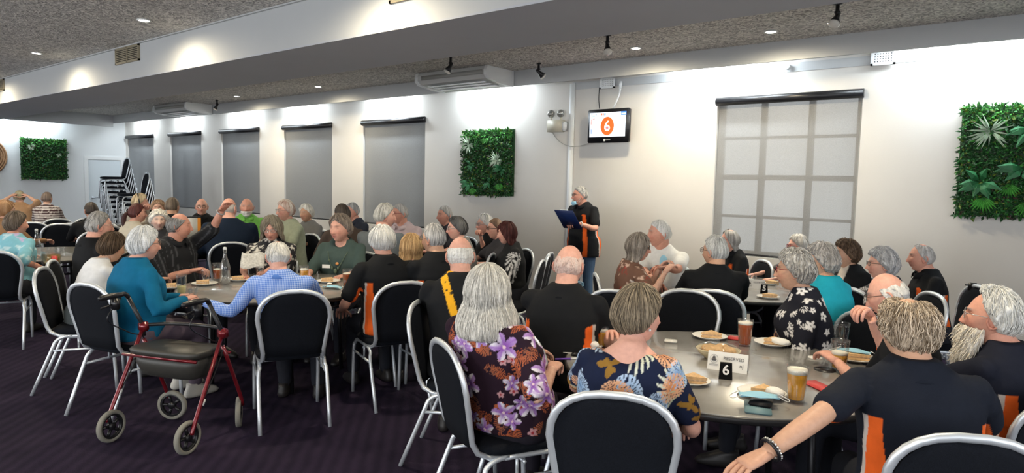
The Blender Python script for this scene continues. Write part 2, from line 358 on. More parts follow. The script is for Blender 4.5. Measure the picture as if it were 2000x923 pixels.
# downlights
for k, (x, y) in enumerate(DOWN):
    if y < 0: continue
    where = ('in the near ceiling above the beam side' if y < 4 else 'in the strip of ceiling beside the window wall')
    t = empty('downlight', (x, y, ZC), 0, None, None)
    nm = {(-10.19): 'small round downlight glowing left of the brown beam vent', (-7.06): 'small round downlight glowing right of the brown beam vent', (-14.6): 'far downlight beside the far air conditioner', (-12.06): 'downlight above the fourth blind by the cornice',
          (-9.5): 'downlight above the gap before the fifth blind', (-3.64): 'bright downlight beside the swivel spot above the television', (-2.18): 'bright downlight above the wide pale blind'}.get(x)
    tag(t, nm or 'round recessed downlight in the near ceiling beyond the picture edge', 'ceiling light', 'downlights in the near ceiling' if y < 4 else 'downlights by the window wall')
    MB().lathe([(.062, -.001), (.064, -.012), (.05, -.012), (.048, -.002)], (0, 0, 0), 24).obj('bezel', M['whiteplastic'], t)
    MB().lathe([(.001, -.014), (.047, -.009)], (0, 0, 0), 24).obj('lamp_face', mat('lamp_glow', (1, .95, .85), emit=((1, .93, .80), 22)), t)
# cove tubes, hidden behind the cornice board
CN = ['above the corner blind', 'above the second blind', 'above the third blind', 'above the fourth blind', 'above the fifth blind', 'above the middle green panel', 'above the wide pale blind', 'above the right-hand green panel']
for x, w in COVE:
    t = MB().tube([(-w / 2, 0, 0), (w / 2, 0, 0)], .013, 8).box(-w / 2 - .02, w / 2 + .02, -.03, .03, .016, .03).obj('fluorescent_batten', mat('tube_glow', (1, 1, 1), emit=((.84, .93, 1), 2.5)), loc=(x, 7.36, 3.112))
    tag(t, 'hidden fluorescent tube behind the cornice washing the wall ' + CN.pop(0), 'light', 'cove tubes along the window wall')
# pole-mounted spot lamps on the ceiling
def spotlamp(x, y, tilt, rz, label):
    t = empty('ceiling_spot', (x, y, ZC), rz, label, 'spotlight')
    MB().box(-.035, .035, -.02, .02, -.018, 0, bev=.004).obj('mount', M['blackplastic'], t)
    MB().tube([(0, 0, 0), (0, 0, -.07), (0, .005, -.10)], .016, 8).tube([(0, 0, -.07), (0, 0, -.085)], .024, 10).obj('arm', M['blackplastic'], t)
    h = MB().lathe([(.018, .04), (.022, -.01), (.028, -.03), (.045, -.075)], (0, 0, 0), 16).xf(np.array(Matrix.Translation((0, .0, -.11)) @ Matrix.Rotation(tilt, 4, 'X')))
    h.obj('lamp_housing', M['blackplastic'], t)
    MB().lathe([(.044, -.072), (.047, -.085), (.035, -.098), (.001, -.105)], (0, 0, 0), 16).xf(np.array(Matrix.Translation((0, .0, -.11)) @ Matrix.Rotation(tilt, 4, 'X'))).obj('bulb', mat('frosted_bulb', (.7, .68, .62), .15, coat=.5), t)
spotlamp(-5.78, 5.98, .5, 2.2, 'black swivel spot lamp on the ceiling left of the air conditioner end')
spotlamp(-3.57, 5.97, .5, -2.4, 'black swivel spot lamp beside the downlight above the television')
spotlamp(-5.12, 6.90, -.9, 2.6, 'black swivel spot lamp at the cornice right of the air conditioner')
spotlamp(-1.42, 5.98, .6, 2.9, 'black swivel spot lamp at the top right above the wide window')
spotlamp(-13.03, 6.82, .5, 2.2, 'black swivel spot lamp beside the far air conditioner')
# air conditioners hung below the ceiling
def aircon(x0, x1, label):
    t = empty('air_conditioner', ((x0 + x1) / 2, 6.95, ZC), 0, label, 'air conditioner'); h = (x1 - x0) / 2
    prof = [(-.30, -.005), (-.32, -.05), (-.32, -.11), (-.26, -.16), (.0, -.195), (.25, -.205), (.25, -.005)]
    def ext(xa, xb, pr): 
        n = len(pr); V = [(xa, y, z) for y, z in pr] + [(xb, y, z) for y, z in pr]
        return V, [tuple(range(n)), tuple(range(2 * n - 1, n - 1, -1))] + [(i, i + n, (i + 1) % n + n, (i + 1) % n) for i in range(n)]
    MB().add(*ext(-h, h, prof)).obj('casing', mat('aircon_casing', (.55, .56, .55), .5), t, smooth=False)
    e = [(y * 1.0 - .01, z - (.012 if z < -.02 else 0)) for y, z in prof]
    for sx in (-1, 1): MB().add(*ext(*sorted((sx * h, sx * (h + .05))), e)).obj('end_cap', M['whiteplastic'], t, smooth=False)
    MB().box(-h + .08, h - .03, -.335, -.32, -.115, -.055, bev=.004).obj('air_outlet', mat('outlet_grey', (.33, .33, .31), .5), t)
    lv = MB()
    for k in range(3): lv.box(-h + .1, h - .1, -.22 + k * .12, -.14 + k * .12, -.192 - k * .009, -.186 - k * .009)
    lv.obj('intake_louvre', mat('louvre_white', (.85, .88, .9), .25), t)
aircon(-7.05, -5.80, 'long ceiling-hung air conditioner above the middle green wall panel')
aircon(-15.4, -14.0, 'far ceiling-hung air conditioner near the left corner')
def grille(name, loc, w, h, nx, nz, m, label, axis='y', holes=False):
    t = empty(name, loc, 0, label, 'vent')
    fr = MB().box(-w / 2, w / 2, -.02, 0, -h / 2, -h / 2 + .02).box(-w / 2, w / 2, -.02, 0, h / 2 - .02, h / 2).box(-w / 2, -w / 2 + .02, -.02, 0, -h / 2, h / 2).box(w / 2 - .02, w / 2, -.02, 0, -h / 2, h / 2)
    fr.box(-.008, .008, -.02, 0, -h / 2, h / 2) if not holes else None
    fr.obj('frame', m, t, smooth=False)
    MB().box(-w / 2 + .01, w / 2 - .01, -.003, 0, -h / 2 + .01, h / 2 - .01).obj('duct_backing', M['blackplastic'], t, smooth=False)
    sl = MB()
    for k in range(1, nz): z = -h / 2 + h * k / nz; sl.box(-w / 2 + .015, w / 2 - .015, -.014, -.006, z - h / nz * .28, z + h / nz * .28)
    if holes:
        for k in range(1, nx): x = -w / 2 + w * k / nx; sl.box(x - w / nx * .28, x + w / nx * .28, -.015, -.005, -h / 2 + .015, h / 2 - .015)
    sl.obj('slats', m, t, smooth=False)['kind'] = 'stuff'
grille('beam_vent', (-8.63, 3.43, 3.04), .66, .19, 1, 9, M['grille'], 'brown slatted vent in the beam face between two light pools')
grille('beam_vent', (-13.72, 3.43, 3.04), .66, .19, 1, 9, M['grille'], 'brown slatted vent in the beam face at the far left edge')
grille('beam_vent', (-3.62, 3.43, 3.04), .66, .19, 1, 9, M['grille'], 'bronze slatted vent in the beam face cut by the top of the picture')
grille('wall_vent', (-1.36, 7.65, 2.965), .22, .15, 9, 6, M['whiteplastic'], 'white perforated wall vent above the wide window near the right', holes=True)
grille('wall_vent', (-4.55, 7.65, 2.955), .22, .15, 9, 6, M['whiteplastic'], 'grey-white perforated wall vent above the television', holes=True)
tag(MB().lathe([(.035, -.01), (.035, .008), (.02, .014), (.001, .015)], (0, 0, 0), 16).xf(np.array(Matrix.Rotation(PI / 2, 4, 'X'))).obj('wall_sensor', M['whiteplastic'], loc=(-2.29, 7.64, 2.96)), 'small round white sensor on the wall above the wide window', 'sensor')
t = empty('exit_box', (-7.55, 5.2, ZC), .25, 'small grey emergency light box hanging under the ceiling by the beam', 'light')
MB().box(-.02, .14, -.03, .03, -.02, 0).obj('bracket', M['creamplastic'], t); MB().box(-.16, .1, -.04, .04, -.15, -.03, bev=.005).obj('box_body', M['creamplastic'], t)
# emergency twin lamp
t = empty('emergency_light', (-5.32, 7.68, 2.40), 0, 'cream emergency light box with two round lamps beside the white pipe', 'light')
MB().box(-.14, .10, -.10, 0, -.06, .10, bev=.006).obj('battery_box', M['creamplastic'], t)
MB().box(.09, .15, -.08, 0, -.05, .08, bev=.015).obj('junction_box', M['whiteplastic'], t)
for x in (-.10, .06):
    h = MB().lathe([(.02, .05), (.05, .02), (.055, -.01), (.05, -.015), (.03, .0), (.001, .005)], (0, 0, 0), 20).xf(np.array(Matrix.Translation((x, -.06, .19)) @ Matrix.Rotation(-PI / 2 + .1, 4, 'X') @ Matrix.Rotation(PI, 4, 'X')))
    h.obj('lamp_head', mat('lamp_reflector', (.35, .35, .33), .25, metal=.6), t)
    MB().tube([(x, -.05, .10), (x, -.05, .15)], .012, 8).obj('stem', M['creamplastic'], t)
tag(MB().tube([(-5.42, 7.66, 2.34), (-5.3, 7.65, 2.22), (-5.1, 7.63, 2.14), (-4.9, 7.62, 2.15), (-4.75, 7.62, 2.19)], .005, 6, sm=5).obj('wall_cable', mat('grey_cable', (.45, .45, .42), .6)), 'thin grey cable looping from the emergency light to the television', 'cable')
# television, turned a little on its bracket
pl, pr = on_y(1149, 245, 7.52), on_y(1229, 244, 7.52)
cx, cy = (pl[0] + pr[0]) / 2, (pl[1] + pr[1]) / 2; tw = math.hypot(pr[0] - pl[0], pr[1] - pl[1])
t = empty('television', (cx, cy, 2.385), math.atan2(pr[1] - pl[1], pr[0] - pl[0]), 'black-framed wall television showing a red disc with the number 6', 'television')
th = .43; hw = tw / 2
MB().box(-hw, hw, -.02, .05, -th / 2, th / 2, bev=.012).box(-hw * .8, hw * .8, .04, .09, -th * .4, th * .4, bev=.01).obj('casing', M['glossblack'], t)
sc = MB().box(-hw + .038, hw - .045, -.026, -.018, -th / 2 + .075, th / 2 - .045).obj('screen', mat('lit_screen', (.5, .55, .6), .3, emit=((.80, .87, 1), .95)), t, smooth=False)
def disc(name, x, z, rx, rz, m, y, par, n=40):
    V = [(x, y, z)] + [(x + rx * math.cos(a), y, z + rz * math.sin(a)) for a in np.linspace(0, 2 * PI, n, endpoint=False)]
    V2 = [(p[0], y + .001, p[2]) for p in V[1:]]
    return mk(name, V + V2, [(0, 1 + k, 1 + (k + 1) % n) for k in range(n)] + [(1 + k, n + 1 + k, n + 1 + (k + 1) % n, 1 + (k + 1) % n) for k in range(n)], m, par, smooth=False)
TEXTS = []
def text(body, size, loc, rot, m, par, name='lettering', bold=False, ext=.0006, sx=1):
    cu = bpy.data.curves.new(name, 'FONT'); cu.body = body; cu.size = size; cu.align_x = 'CENTER'; cu.align_y = 'CENTER'; cu.extrude = ext
    if bold: cu.offset = size * .02
    cu.materials.append(m); o = bpy.data.objects.new(name, cu); C.objects.link(o); o.parent = par; o.location = loc; o.rotation_euler = rot; o.scale = (sx, 1, 1); TEXTS.append(o); return o
fx = (PI / 2, 0, 0)
rs = mat('screen_red', (.9, .1, .02), emit=((1, .075, .0), .9)); wsn = mat('screen_white', (1, 1, 1), emit=((1, 1, 1), 1.0)); bs = mat('screen_blue', (.05, .15, .6), emit=((.06, .22, .8), .8))
disc('red_disc', .0, -.005,   .098, .118, rs, -.028, sc)
text('6', .19, (0, -.005, -.0) if False else (0, -.031, -.01), fx, wsn, sc, bold=False)
disc('pink_dot', .0, -.033, .014, .014, mat('screen_pink', (.8, .2, .3), emit=((.8, .15, .2), .8)), -.033, sc, 16)
MB().box(.195, .27, -.028, -.0262, .125, .172).obj('blue_badge', bs, sc, smooth=False)
disc('oval_logo', -.205, .142, .042, .02, bs, -.0275, sc, 24); disc('oval_logo_inner', -.205, .140, .034, .012, wsn, -.0285, sc, 24)
for q in range(3): MB().box(-.10 + q * .026, -.082 + q * .026, -.0284, -.0266, .132, .160).obj('small_mark', (rs, rs, bs)[q], sc, smooth=False)
MB().box(.205, .26, -.0292, -.0284, .142, .152).obj('small_mark', wsn, sc, smooth=False)
MB().box(-.245, -.235, -.028, -.0262, .02, .09).obj('side_mark', rs, sc, smooth=False); MB().box(-.245, -.235, -.028, -.0262, -.1, -.04).obj('side_mark', bs, sc, smooth=False)
for q in range(2): MB().box(-.215 + q * .012, -.207 + q * .012, -.0284, -.0266, .08, .10).obj('small_mark', rs, sc, smooth=False)
MB().box(-.05, -.025, -.028, -.0255, -.197, -.168).box(-.02, .05, -.028, -.0255, -.186, -.178).obj('maker_mark', M['china'], t, smooth=False)
MB().box(-.06, .06, .05, .12, -.06, .06).obj('bracket', M['blackplastic'], t)
tag(MB().tube([(-4.66, 7.63, 2.9), (-4.66, 7.62, 2.75), (-4.63, 7.6, 2.62)], .006, 6, sm=4).obj('wall_cable', M['blackplastic']), 'thin black cable dropping to the left of the television top', 'cable')
tag(MB().tube([(-4.36, 7.64, 2.95), (-4.36, 7.63, 2.8), (-4.42, 7.6, 2.62)], .011, 8, sm=4).box(-4.37, -4.34, 7.63, 7.66, 2.86, 2.96).obj('wall_cable', M['whiteplastic']), 'white cable dropping to the right of the television top', 'cable')

# artificial green wall panels: many small leaves on a backing, feature plants as parts
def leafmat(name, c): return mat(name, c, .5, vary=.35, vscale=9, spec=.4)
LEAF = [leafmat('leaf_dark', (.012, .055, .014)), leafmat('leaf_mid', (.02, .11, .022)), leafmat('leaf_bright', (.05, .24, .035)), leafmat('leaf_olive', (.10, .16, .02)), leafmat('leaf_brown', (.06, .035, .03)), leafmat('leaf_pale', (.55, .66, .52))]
def leaf(mb, p, d, n, L, W):
    d = d / np.linalg.norm(d); s = np.cross(d, n); s /= np.linalg.norm(s) + 1e-9; b = np.cross(s, d)
    mb.add([p, p + d * L * .45 + s * W * .5 - b * L * .04, p + d * L + b * L * -.15, p + d * L * .45 - s * W * .5 - b * L * .04, p + d * L * .5 + b * L * .07], [(0, 1, 4), (1, 2, 4), (2, 3, 4), (3, 0, 4)])
def green_panel(loc, rz, w, h, label, n, feats, seed):
    g = np.random.default_rng(seed); t = empty('green_wall_panel', loc, rz, label, 'green wall')
    MB().box(-w / 2, w / 2, -.03, 0, -h / 2, h / 2).obj('backing', LEAF[0], t, smooth=False)
    groups = [MB() for _ in range(5)]
    for k in range(n):
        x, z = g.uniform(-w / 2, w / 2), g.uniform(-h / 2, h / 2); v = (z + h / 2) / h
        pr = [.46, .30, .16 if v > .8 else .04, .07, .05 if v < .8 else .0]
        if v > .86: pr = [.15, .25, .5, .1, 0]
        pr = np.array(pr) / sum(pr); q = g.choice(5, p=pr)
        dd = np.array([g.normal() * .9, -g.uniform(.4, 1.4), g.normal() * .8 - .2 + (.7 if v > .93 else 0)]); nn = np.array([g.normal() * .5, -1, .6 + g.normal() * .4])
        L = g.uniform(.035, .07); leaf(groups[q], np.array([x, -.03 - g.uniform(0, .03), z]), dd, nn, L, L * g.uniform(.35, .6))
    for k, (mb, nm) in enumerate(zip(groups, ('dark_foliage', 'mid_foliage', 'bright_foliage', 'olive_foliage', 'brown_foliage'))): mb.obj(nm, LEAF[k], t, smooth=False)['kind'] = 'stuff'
    for kind, x, z, r in feats:
        mb = MB(); c = np.array([x, -.06, z])
        if kind == 'spider':
            for a in g.uniform(0, 2 * PI, 34):
                dn = np.array([math.cos(a), -.55, math.sin(a) * .9 - .25]); leaf(mb, c, dn, np.array([0, -1, .3]), r * g.uniform(.7, 1.1), .016)
            mb.obj('pale_spider_plant', LEAF[5], t, smooth=False)
        elif kind == 'fan':
            for a in np.linspace(-2.6, -.5, 11):
                dn = np.array([math.cos(a), -.45, math.sin(a)]); leaf(mb, c, dn, np.array([0, -1, .5]), r * g.uniform(.85, 1.05), .03)
            mb.obj('bright_fan_plant', LEAF[2], t, smooth=False)
        else:
            for a in g.uniform(0, 2 * PI, 9):
                dn = np.array([math.cos(a), -.6, math.sin(a) * .8 - .3]); leaf(mb, c, dn, np.array([0, -1, .5]), r * g.uniform(.8, 1.1), r * .42)
            mb.obj('broad_leaf_plant', leafmat('leaf_broad', (.022, .13, .045)), t, smooth=False)
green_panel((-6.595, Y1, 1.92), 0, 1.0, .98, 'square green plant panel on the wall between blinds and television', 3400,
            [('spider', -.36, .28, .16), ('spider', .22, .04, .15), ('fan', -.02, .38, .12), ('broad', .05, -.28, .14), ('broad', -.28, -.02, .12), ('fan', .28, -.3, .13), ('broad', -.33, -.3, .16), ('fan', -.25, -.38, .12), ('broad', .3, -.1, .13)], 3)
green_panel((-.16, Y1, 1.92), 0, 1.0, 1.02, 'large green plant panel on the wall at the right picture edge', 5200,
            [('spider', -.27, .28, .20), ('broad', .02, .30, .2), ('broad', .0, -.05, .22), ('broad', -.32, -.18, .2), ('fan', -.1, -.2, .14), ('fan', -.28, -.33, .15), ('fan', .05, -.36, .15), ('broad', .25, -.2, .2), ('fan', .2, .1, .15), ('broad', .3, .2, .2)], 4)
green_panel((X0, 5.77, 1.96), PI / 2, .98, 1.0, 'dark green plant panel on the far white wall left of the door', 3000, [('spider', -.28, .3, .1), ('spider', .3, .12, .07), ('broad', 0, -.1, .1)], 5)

# ------------------------------------------------------------------ banquet chairs
def arch(w, z0, z1, y0, y1, n=14):
    """half outline of the rounded backrest: list of (x, y, z) from left foot of the upright to right"""
    zs = z1 - .175; P = []
    def yy(z): return y0 + (y1 - y0) * (z - z0) / (z1 - z0)
    for z in np.linspace(z0, zs, 4)[:-1]: P.append((-w * (.84 + .16 * (z - z0) / (zs - z0)), yy(z), z))
    for a in np.linspace(PI, 0, n):
        c, s = math.cos(a), math.sin(a)
        z = zs + .175 * abs(s) ** .86; P.append((w * np.sign(c) * abs(c) ** .78, yy(z), z))
    for z in np.linspace(zs, z0, 4)[1:]: P.append((w * (.84 + .16 * (z - z0) / (zs - z0)), yy(z), z))
    return P
def make_chair():
    t = empty('banquet_chair', (0, 0, 0))
    A = arch(.222, .50, .905, -.225, -.305)
    fr = [(-.195, -.06, .43), (-.192, -.15, .432), (-.188, -.20, .455)] + A + [(.188, -.20, .455), (.192, -.15, .432), (.195, -.06, .43)]
    MB().tube(fr, .0155, 8, ry=.85).obj('back_frame', M['chrome'], t)
    # upholstered back: dished pad filling the arch
    V = []; Fc = []; nc = 9; B = np.array(arch(.207, .475, .892, -.222, -.303, 12)); half = len(B) // 2
    L, Rr = B[:half], B[::-1][:half]; nr = half
    for side in (1, -1):
        for i in range(nr):
            for j in range(nc):
                u = j / (nc - 1); p = L[i] * (1 - u) + Rr[i] * u; bul = .006 + .016 * (math.sin(PI * u) ** .5 if 0 < u < 1 else 0) * min(1, (nr - i) / 3)
                V.append((p[0], p[1] + side * bul, p[2]))
    o = nr * nc
    for i in range(nr - 1):
        for j in range(nc - 1): k = i * nc + j; Fc.append((k, k + nc, k + nc + 1, k + 1)); Fc.append((o + k, o + k + 1, o + k + nc + 1, o + k + nc))
    for i in range(nr - 1):
        for j in (0, nc - 1): k = i * nc + j; Fc.append((k, k + nc, o + k + nc, o + k))
    for i in (0, nr - 1):
        for j in range(nc - 1): k = i * nc + j; Fc.append((k, k + 1, o + k + 1, o + k))
    mk('backrest', V, Fc, M['fabric'], t)
    secs = [(0, .01, .435, .185, .185), (0, .01, .438, .212, .207), (0, .01, .45, .221, .216), (0, .01, .468, .221, .216), (0, .01, .484, .205, .20), (0, .01, .491, .15, .15)]
    mk('seat', *rings(secs, 28, 4), M['fabric'], t)
    for sx in (-1, 1):
        x = .205 * sx; xf = .215 * sx
        MB().tube([(x, -.08, .425), (x, .10, .425), (x, .16, .418), (x, .195, .39), (xf, .205, .34), (xf, .225, 0)], .0125, 8, sm=3).obj('leg', M['chrome'], t)
        MB().tube([(x, -.06, .43), (x, -.12, .42), (x, -.165, .39), (xf, -.19, .33), (xf, -.325, 0)], .0125, 8, sm=3).obj('leg', M['chrome'], t)
        MB().tube([(xf, .206, .33), (xf, -.192, .325)], .009, 6).tube([(x, -.02, .325), (x, -.02, .43)], .008, 6).obj('stretcher', M['chrome'], t)
    MB().tube([(-.205, .02, .39), (.205, .02, .39)], .009, 6).obj('cross_bar', M['chrome'], t)
    return t
CH0 = make_chair(); _used = [False]
def chair(x, y, w, label, group='banquet chairs around the tables', z=0):
    """w = world azimuth in degrees that the sitter faces"""
    if _used[0]: c = copy_tree(CH0)
    else: c = CH0; _used[0] = True
    c.location = (x, y, z); c.rotation_euler = (0, 0, math.radians(w - 90)); tag(c, label, 'chair', group); return c
# ------------------------------------------------------------------ round tables
def table(x, y, r, label, rz=.3):
    t = empty('round_table', (x, y, 0), rz, label, 'table', 'round banquet tables')
    MB().lathe([(.001, .748), (r - .012, .748), (r - .004, .745)], n=72).obj('tabletop', M['tabletop'], t)
    MB().lathe([(r - .004, .745), (r, .741), (r, .722), (r - .006, .716), (.001, .716)], n=72).obj('table_edge', M['tableedge'], t)
    for sx in (-1, 1):
        for sy in (-1, 1): MB().tube([(sx * .33, sy * .36, .715), (sx * .36, sy * .36, 0)], .017, 8).obj('leg', M['darksteel'], t)
        MB().tube([(sx * .335, -.36, .55), (sx * .335, .36, .55)], .011, 6).tube([(sx * .345, 0, .55), (sx * .05, 0, .71)], .010, 6).obj('brace', M['darksteel'], t)
    return t
T6, T5 = (-1.20, 3.18), (-2.02, 5.88)
_c = at_d(545, 560, 5.42); T4 = (_c[0], _c[1])
table(*T6, .765, 'nearest round dark grey table with the card numbered 6', .55)
table(*T5, .765, 'round dark grey table before the wide window with the card numbered 5', .15)
table(*T4, .765, 'round dark grey table with the swing-top water bottle', .4)
_c = at_d(95, 500, 7.25); T1 = (_c[0], _c[1])
table(*T1, .765, 'round dark table at the left edge with the amber-filled glass jug', .1)
_c = on_z(484, 452, .748) + [0, -.1, 0]; T2 = (_c[0], _c[1]); table(*T2, .765, 'far round table in front of the man in the bright green shirt', .2)
_c = on_z(362, 436, .748) + [-.1, -.3, 0]; T8 = (_c[0], _c[1]); table(*T8, .765, 'far round table beside the woman with the dark red ponytail', .2)
_c = at_d(90, 430, 11.2)
# long table further left, with a black edge
t = empty('trestle_table', (_c[0], _c[1], 0), math.radians(sight(90) - 90), 'long black-edged table behind the empty chairs at the far left', 'table')
MB().box(-1.3, 1.3, -.38, .38, .715, .745, bev=.005).obj('tabletop', M['tableedge'], t)
for sx in (-1, 1):
    for sy in (-1, 1): MB().tube([(sx * 1.1, sy * .3, .715), (sx * 1.1, sy * .3, 0)], .018, 8).obj('leg', M['darksteel'], t)
# empty chairs
def chair_px(px, py_top, d, sa, label, group='empty banquet chairs'):
    p = at_d(px, 400, d); return chair(p[0], p[1], ang(px, sa), label, group)
chair_px(1338, 0, 4.30, 262, 'empty silver-framed chair facing the table numbered 6 behind the brown bread bowl')
chair_px(1000, 0, 6.25, 168, 'silver-framed black chair behind the dark red-haired woman, nearer of the pair')
chair_px(1022, 0, 6.95, 165, 'silver-framed black chair by the wall, farther of the pair behind the dark red-haired woman')
chair_px(1640, 0, 4.65, 262, 'empty blue-black chair right of the woman in the black and white blouse')
chair_px(1240, 0, 4.75, 70, 'black chair with only its rounded top showing below the woman in sunglasses')
chair_px(603, 0, 6.6, 215, 'empty black chair left of the woman in the dark green top, nearer one')
chair_px(585, 0, 7.1, 35, 'empty black chair left of the woman in the dark green top, farther one')
chair_px(640, 0, 8.9, 275, 'empty black chair against the wall under the fourth blind')
for k, (px, d, sa, lb) in enumerate(((114, 9.6, 92, 'empty black chair at the far left with a white rounded frame, right of two'), (70, 9.8, 80, 'empty black chair at the far left, left of the white-framed one'),
        (104, 10.6, 100, 'black chair behind the white-framed one at the far left'), (163, 9.8, 60, 'black chair beside the dark-haired head at the far left'), (200, 9.4, 100, 'black chair before the stacked chairs'),
        (222, 8.4, 70, 'black chair at the elbow of the woman with the ponytail'), (157, 10.9, 110, 'far black chair below the closed white door'))):
    chair_px(px, 0, d, sa, lb, 'empty chairs at the far left')
# stacked chairs in the corner
def stack(px, d, n, sa, who, dz=.108):
    p = at_d(px, 400, d); w = ang(px, sa); f = np.array([math.cos(math.radians(w)), math.sin(math.radians(w))])
    for k in range(n):
        pos = ' at the bottom' if k == 0 else ' at the top' if k == n - 1 else ''
        q = p[:2] + f * .022 * k; up_ = n - 1 - k
        nth = {0: 'topmost chair', 1: 'second chair from the top', 2: 'third chair from the top', 3: 'fourth chair from the top', 4: 'fifth chair from the top', 5: 'sixth chair from the top', 6: 'seventh chair from the top', 7: 'eighth chair from the top', 8: 'third chair from the floor', 9: 'second chair from the floor'}.get(up_, 'bottom chair')
        chair(q[0], q[1], w, '%s in the %s stack of black banquet chairs by the corner' % (nth, who), 'chairs in the %s corner stack' % who, z=dz * k)
stack(243, 15.0, 11, 195, 'taller')
stack(273, 13.6, 8, 195, 'shorter')

# ------------------------------------------------------------------ red rollator walker
def walker():
    fl, fr_, rl, rr = on_z(218, 862, .0), on_z(367, 886, .0), on_z(337, 818, .0), on_z(467, 832, .0)
    c = (fl + fr_ + rl + rr) / 4; t = empty('walker', (c[0], c[1], 0), 0, 'dark red wheeled walking frame with black seat beside the woman in teal', 'walking frame')
    L = lambda p, z=0: np.array([p[0] - c[0], p[1] - c[1], z])
    def wheel(p, ax, r=.098):
        ax = np.array([ax[0], ax[1], 0]) / math.hypot(ax[0], ax[1]); q = L(p, r)
        Mx = np.array(Matrix.Translation(Vector(q)) @ Vector((0, 0, 1)).rotation_difference(Vector(ax)).to_matrix().to_4x4())
        MB().lathe([(r - .022, -.014), (r - .006, -.016), (r, -.008), (r, .008), (r - .006, .016), (r - .022, .014), (r - .022, -.014)], n=36).xf(Mx).obj('tyre', M['rubber'], t)
        h = MB().lathe([(r - .034, -.010), (r - .021, -.012), (r - .021, .012), (r - .034, .010), (r - .034, -.010)], n=36).lathe([(.001, -.016), (.022, -.016), (.022, .016), (.001, .016)], n=16)
        for k in range(5): a = k * 2 * PI / 5; h.tube([(.02 * math.cos(a), .02 * math.sin(a), 0), ((r - .03) * math.cos(a), (r - .03) * math.sin(a), 0)], .011, 6)
        h.xf(Mx).obj('wheel_hub', M['blackplastic'], t)
        return q
    side = fr_ - fl; side = side[:2] / np.linalg.norm(side[:2]); fwd = (rl - fl)[:2]; fwd = fwd / np.linalg.norm(fwd)
    rows = []
    for p, s_, ax in ((fl, 0, side), (fr_, 1, side), (rl, 0, np.array([-.58, .81])), (rr, 1, np.array([.55, .83]))): rows.append(wheel(p, ax))
    f0, f1, r0, r1 = rows
    hub = [f0 * .35 + r0 * .65 + [0, 0, .33], f1 * .35 + r1 * .65 + [0, 0, .33]]
    # handles, seat, frame
    for s_, (a, b) in enumerate(((f0, r0), (f1, r1))):
        top = a * .40 + b * .60; top[2] = .66; off = np.array([side[0], side[1], 0]) * (-.03 if s_ == 0 else .03)
        a2 = a + off; b2 = b + off
        MB().tube([a2 + [0, 0, .02], a2 + (top - a) * .12 + [0, 0, .03], top + off], .0125, 8, sm=3).obj('front_leg', M['red'], t)
        MB().tube([b2 + [0, 0, .05], b2 + (top - b) * .2 + [0, 0, .04], top + off + [0, 0, -.08]], .0125, 8, sm=3).obj('rear_leg', M['red'], t)
        bk = -np.array([fwd[0], fwd[1], 0])
        g0 = top + off; g1 = g0 + bk * .10 + [0, 0, .20]; g2 = g1 + bk * .02 + [0, 0, .025]; g3 = g2 + bk * .16 - [0, 0, .005]
        MB().tube([g0 - [0, 0, .06], g0, g1], .0135, 8).obj('handle_post', M['blackplastic'], t)
        MB().tube([g1, g2, g2 + bk * .05], .014, 8, sm=3).tube([g2 + bk * .03, g2 + bk * .08, g3], [.016, .019, .016], 10, cap='round').obj('handle_grip', M['blackplastic'], t)
        MB().tube([g2 + bk * .03 - [0, 0, .02], g2 + bk * .08 - [0, 0, .05], g3 - [0, 0, .06]], .006, 6, sm=3).obj('brake_lever', M['darksteel'], t)
        MB().box(-.03, .03, -.02, .02, -.04, .03, bev=.006).xf(np.array(Matrix.Translation(Vector(g2 + bk * .07 - [0, 0, .045])))).obj('brake_housing', M['blackplastic'], t)
        MB().tube([g2 + bk * .06 - [0, 0, .05], g1 + bk * .14 - [0, 0, .12], g0 + bk * .1 - [0, 0, .02], g0 - [0, 0, .10], a2 + (top - a) * .3], .004, 5, sm=5).obj('brake_cable', M['blackplastic'], t)
        MB().tube([a2 + (top - a) * .30, a2 + (top - a) * .36], .0145, 8).obj('sticker', M['whiteplastic'], t)
        MB().box(-.03, .03, -.025, .025, -.03, .03, bev=.008).xf(np.array(Matrix.Translation(Vector(g0)))).obj('clamp', M['red'], t)
    mid = (f0 + f1 + r0 + r1) / 4; d2 = np.array([fwd[0], fwd[1], 0]); s3 = np.array([side[0], side[1], 0]); w = np.linalg.norm(f1 - f0) / 2
    V, Fc = rings([(0, 0, -.03, w * .84, .125), (0, 0, -.028, w * .9, .14), (0, 0, .0, w * .92, .145), (0, 0, .012, w * .88, .13)], 28, 5)
    V = V @ np.array([s3, d2, [0, 0, 1]]) + np.array([mid[0], mid[1], .555]); mk('seat', V, Fc, M['seatvinyl'], t)
    V, Fc = rings([(0, 0, -.15, w * .6, .07), (0, 0, -.135, w * .74, .10), (0, 0, -.06, w * .82, .13), (0, 0, -.01, w * .84, .12)], 28, 4)
    V = V @ np.array([s3, d2, [0, 0, 1]]) + np.array([mid[0], mid[1], .53]); mk('bag', V, Fc, M['seatvinyl'], t)
    for e in (-.13, .13):
        p = mid + d2 * e; MB().tube([p - s3 * w * .97 + [0, 0, .52 - p[2]], p + s3 * w * .97 + [0, 0, .52 - p[2]]], .010, 6).obj('seat_bar', M['red'], t)
    p = mid - d2 * .0; q = hub
    bb = []
    for (a, b), sg in (((f0, r0), -1), ((f1, r1), 1)): q = a * .42 + b * .58; bb.append(np.array([q[0], q[1], .67]) + s3 * sg * .03)
    MB().tube([bb[0], bb[0] + (bb[1] - bb[0]) * .25 + d2 * .10, bb[0] + (bb[1] - bb[0]) * .75 + d2 * .10, bb[1]], .012, 8, sm=4).obj('back_strap', M['blackplastic'], t)
walker()

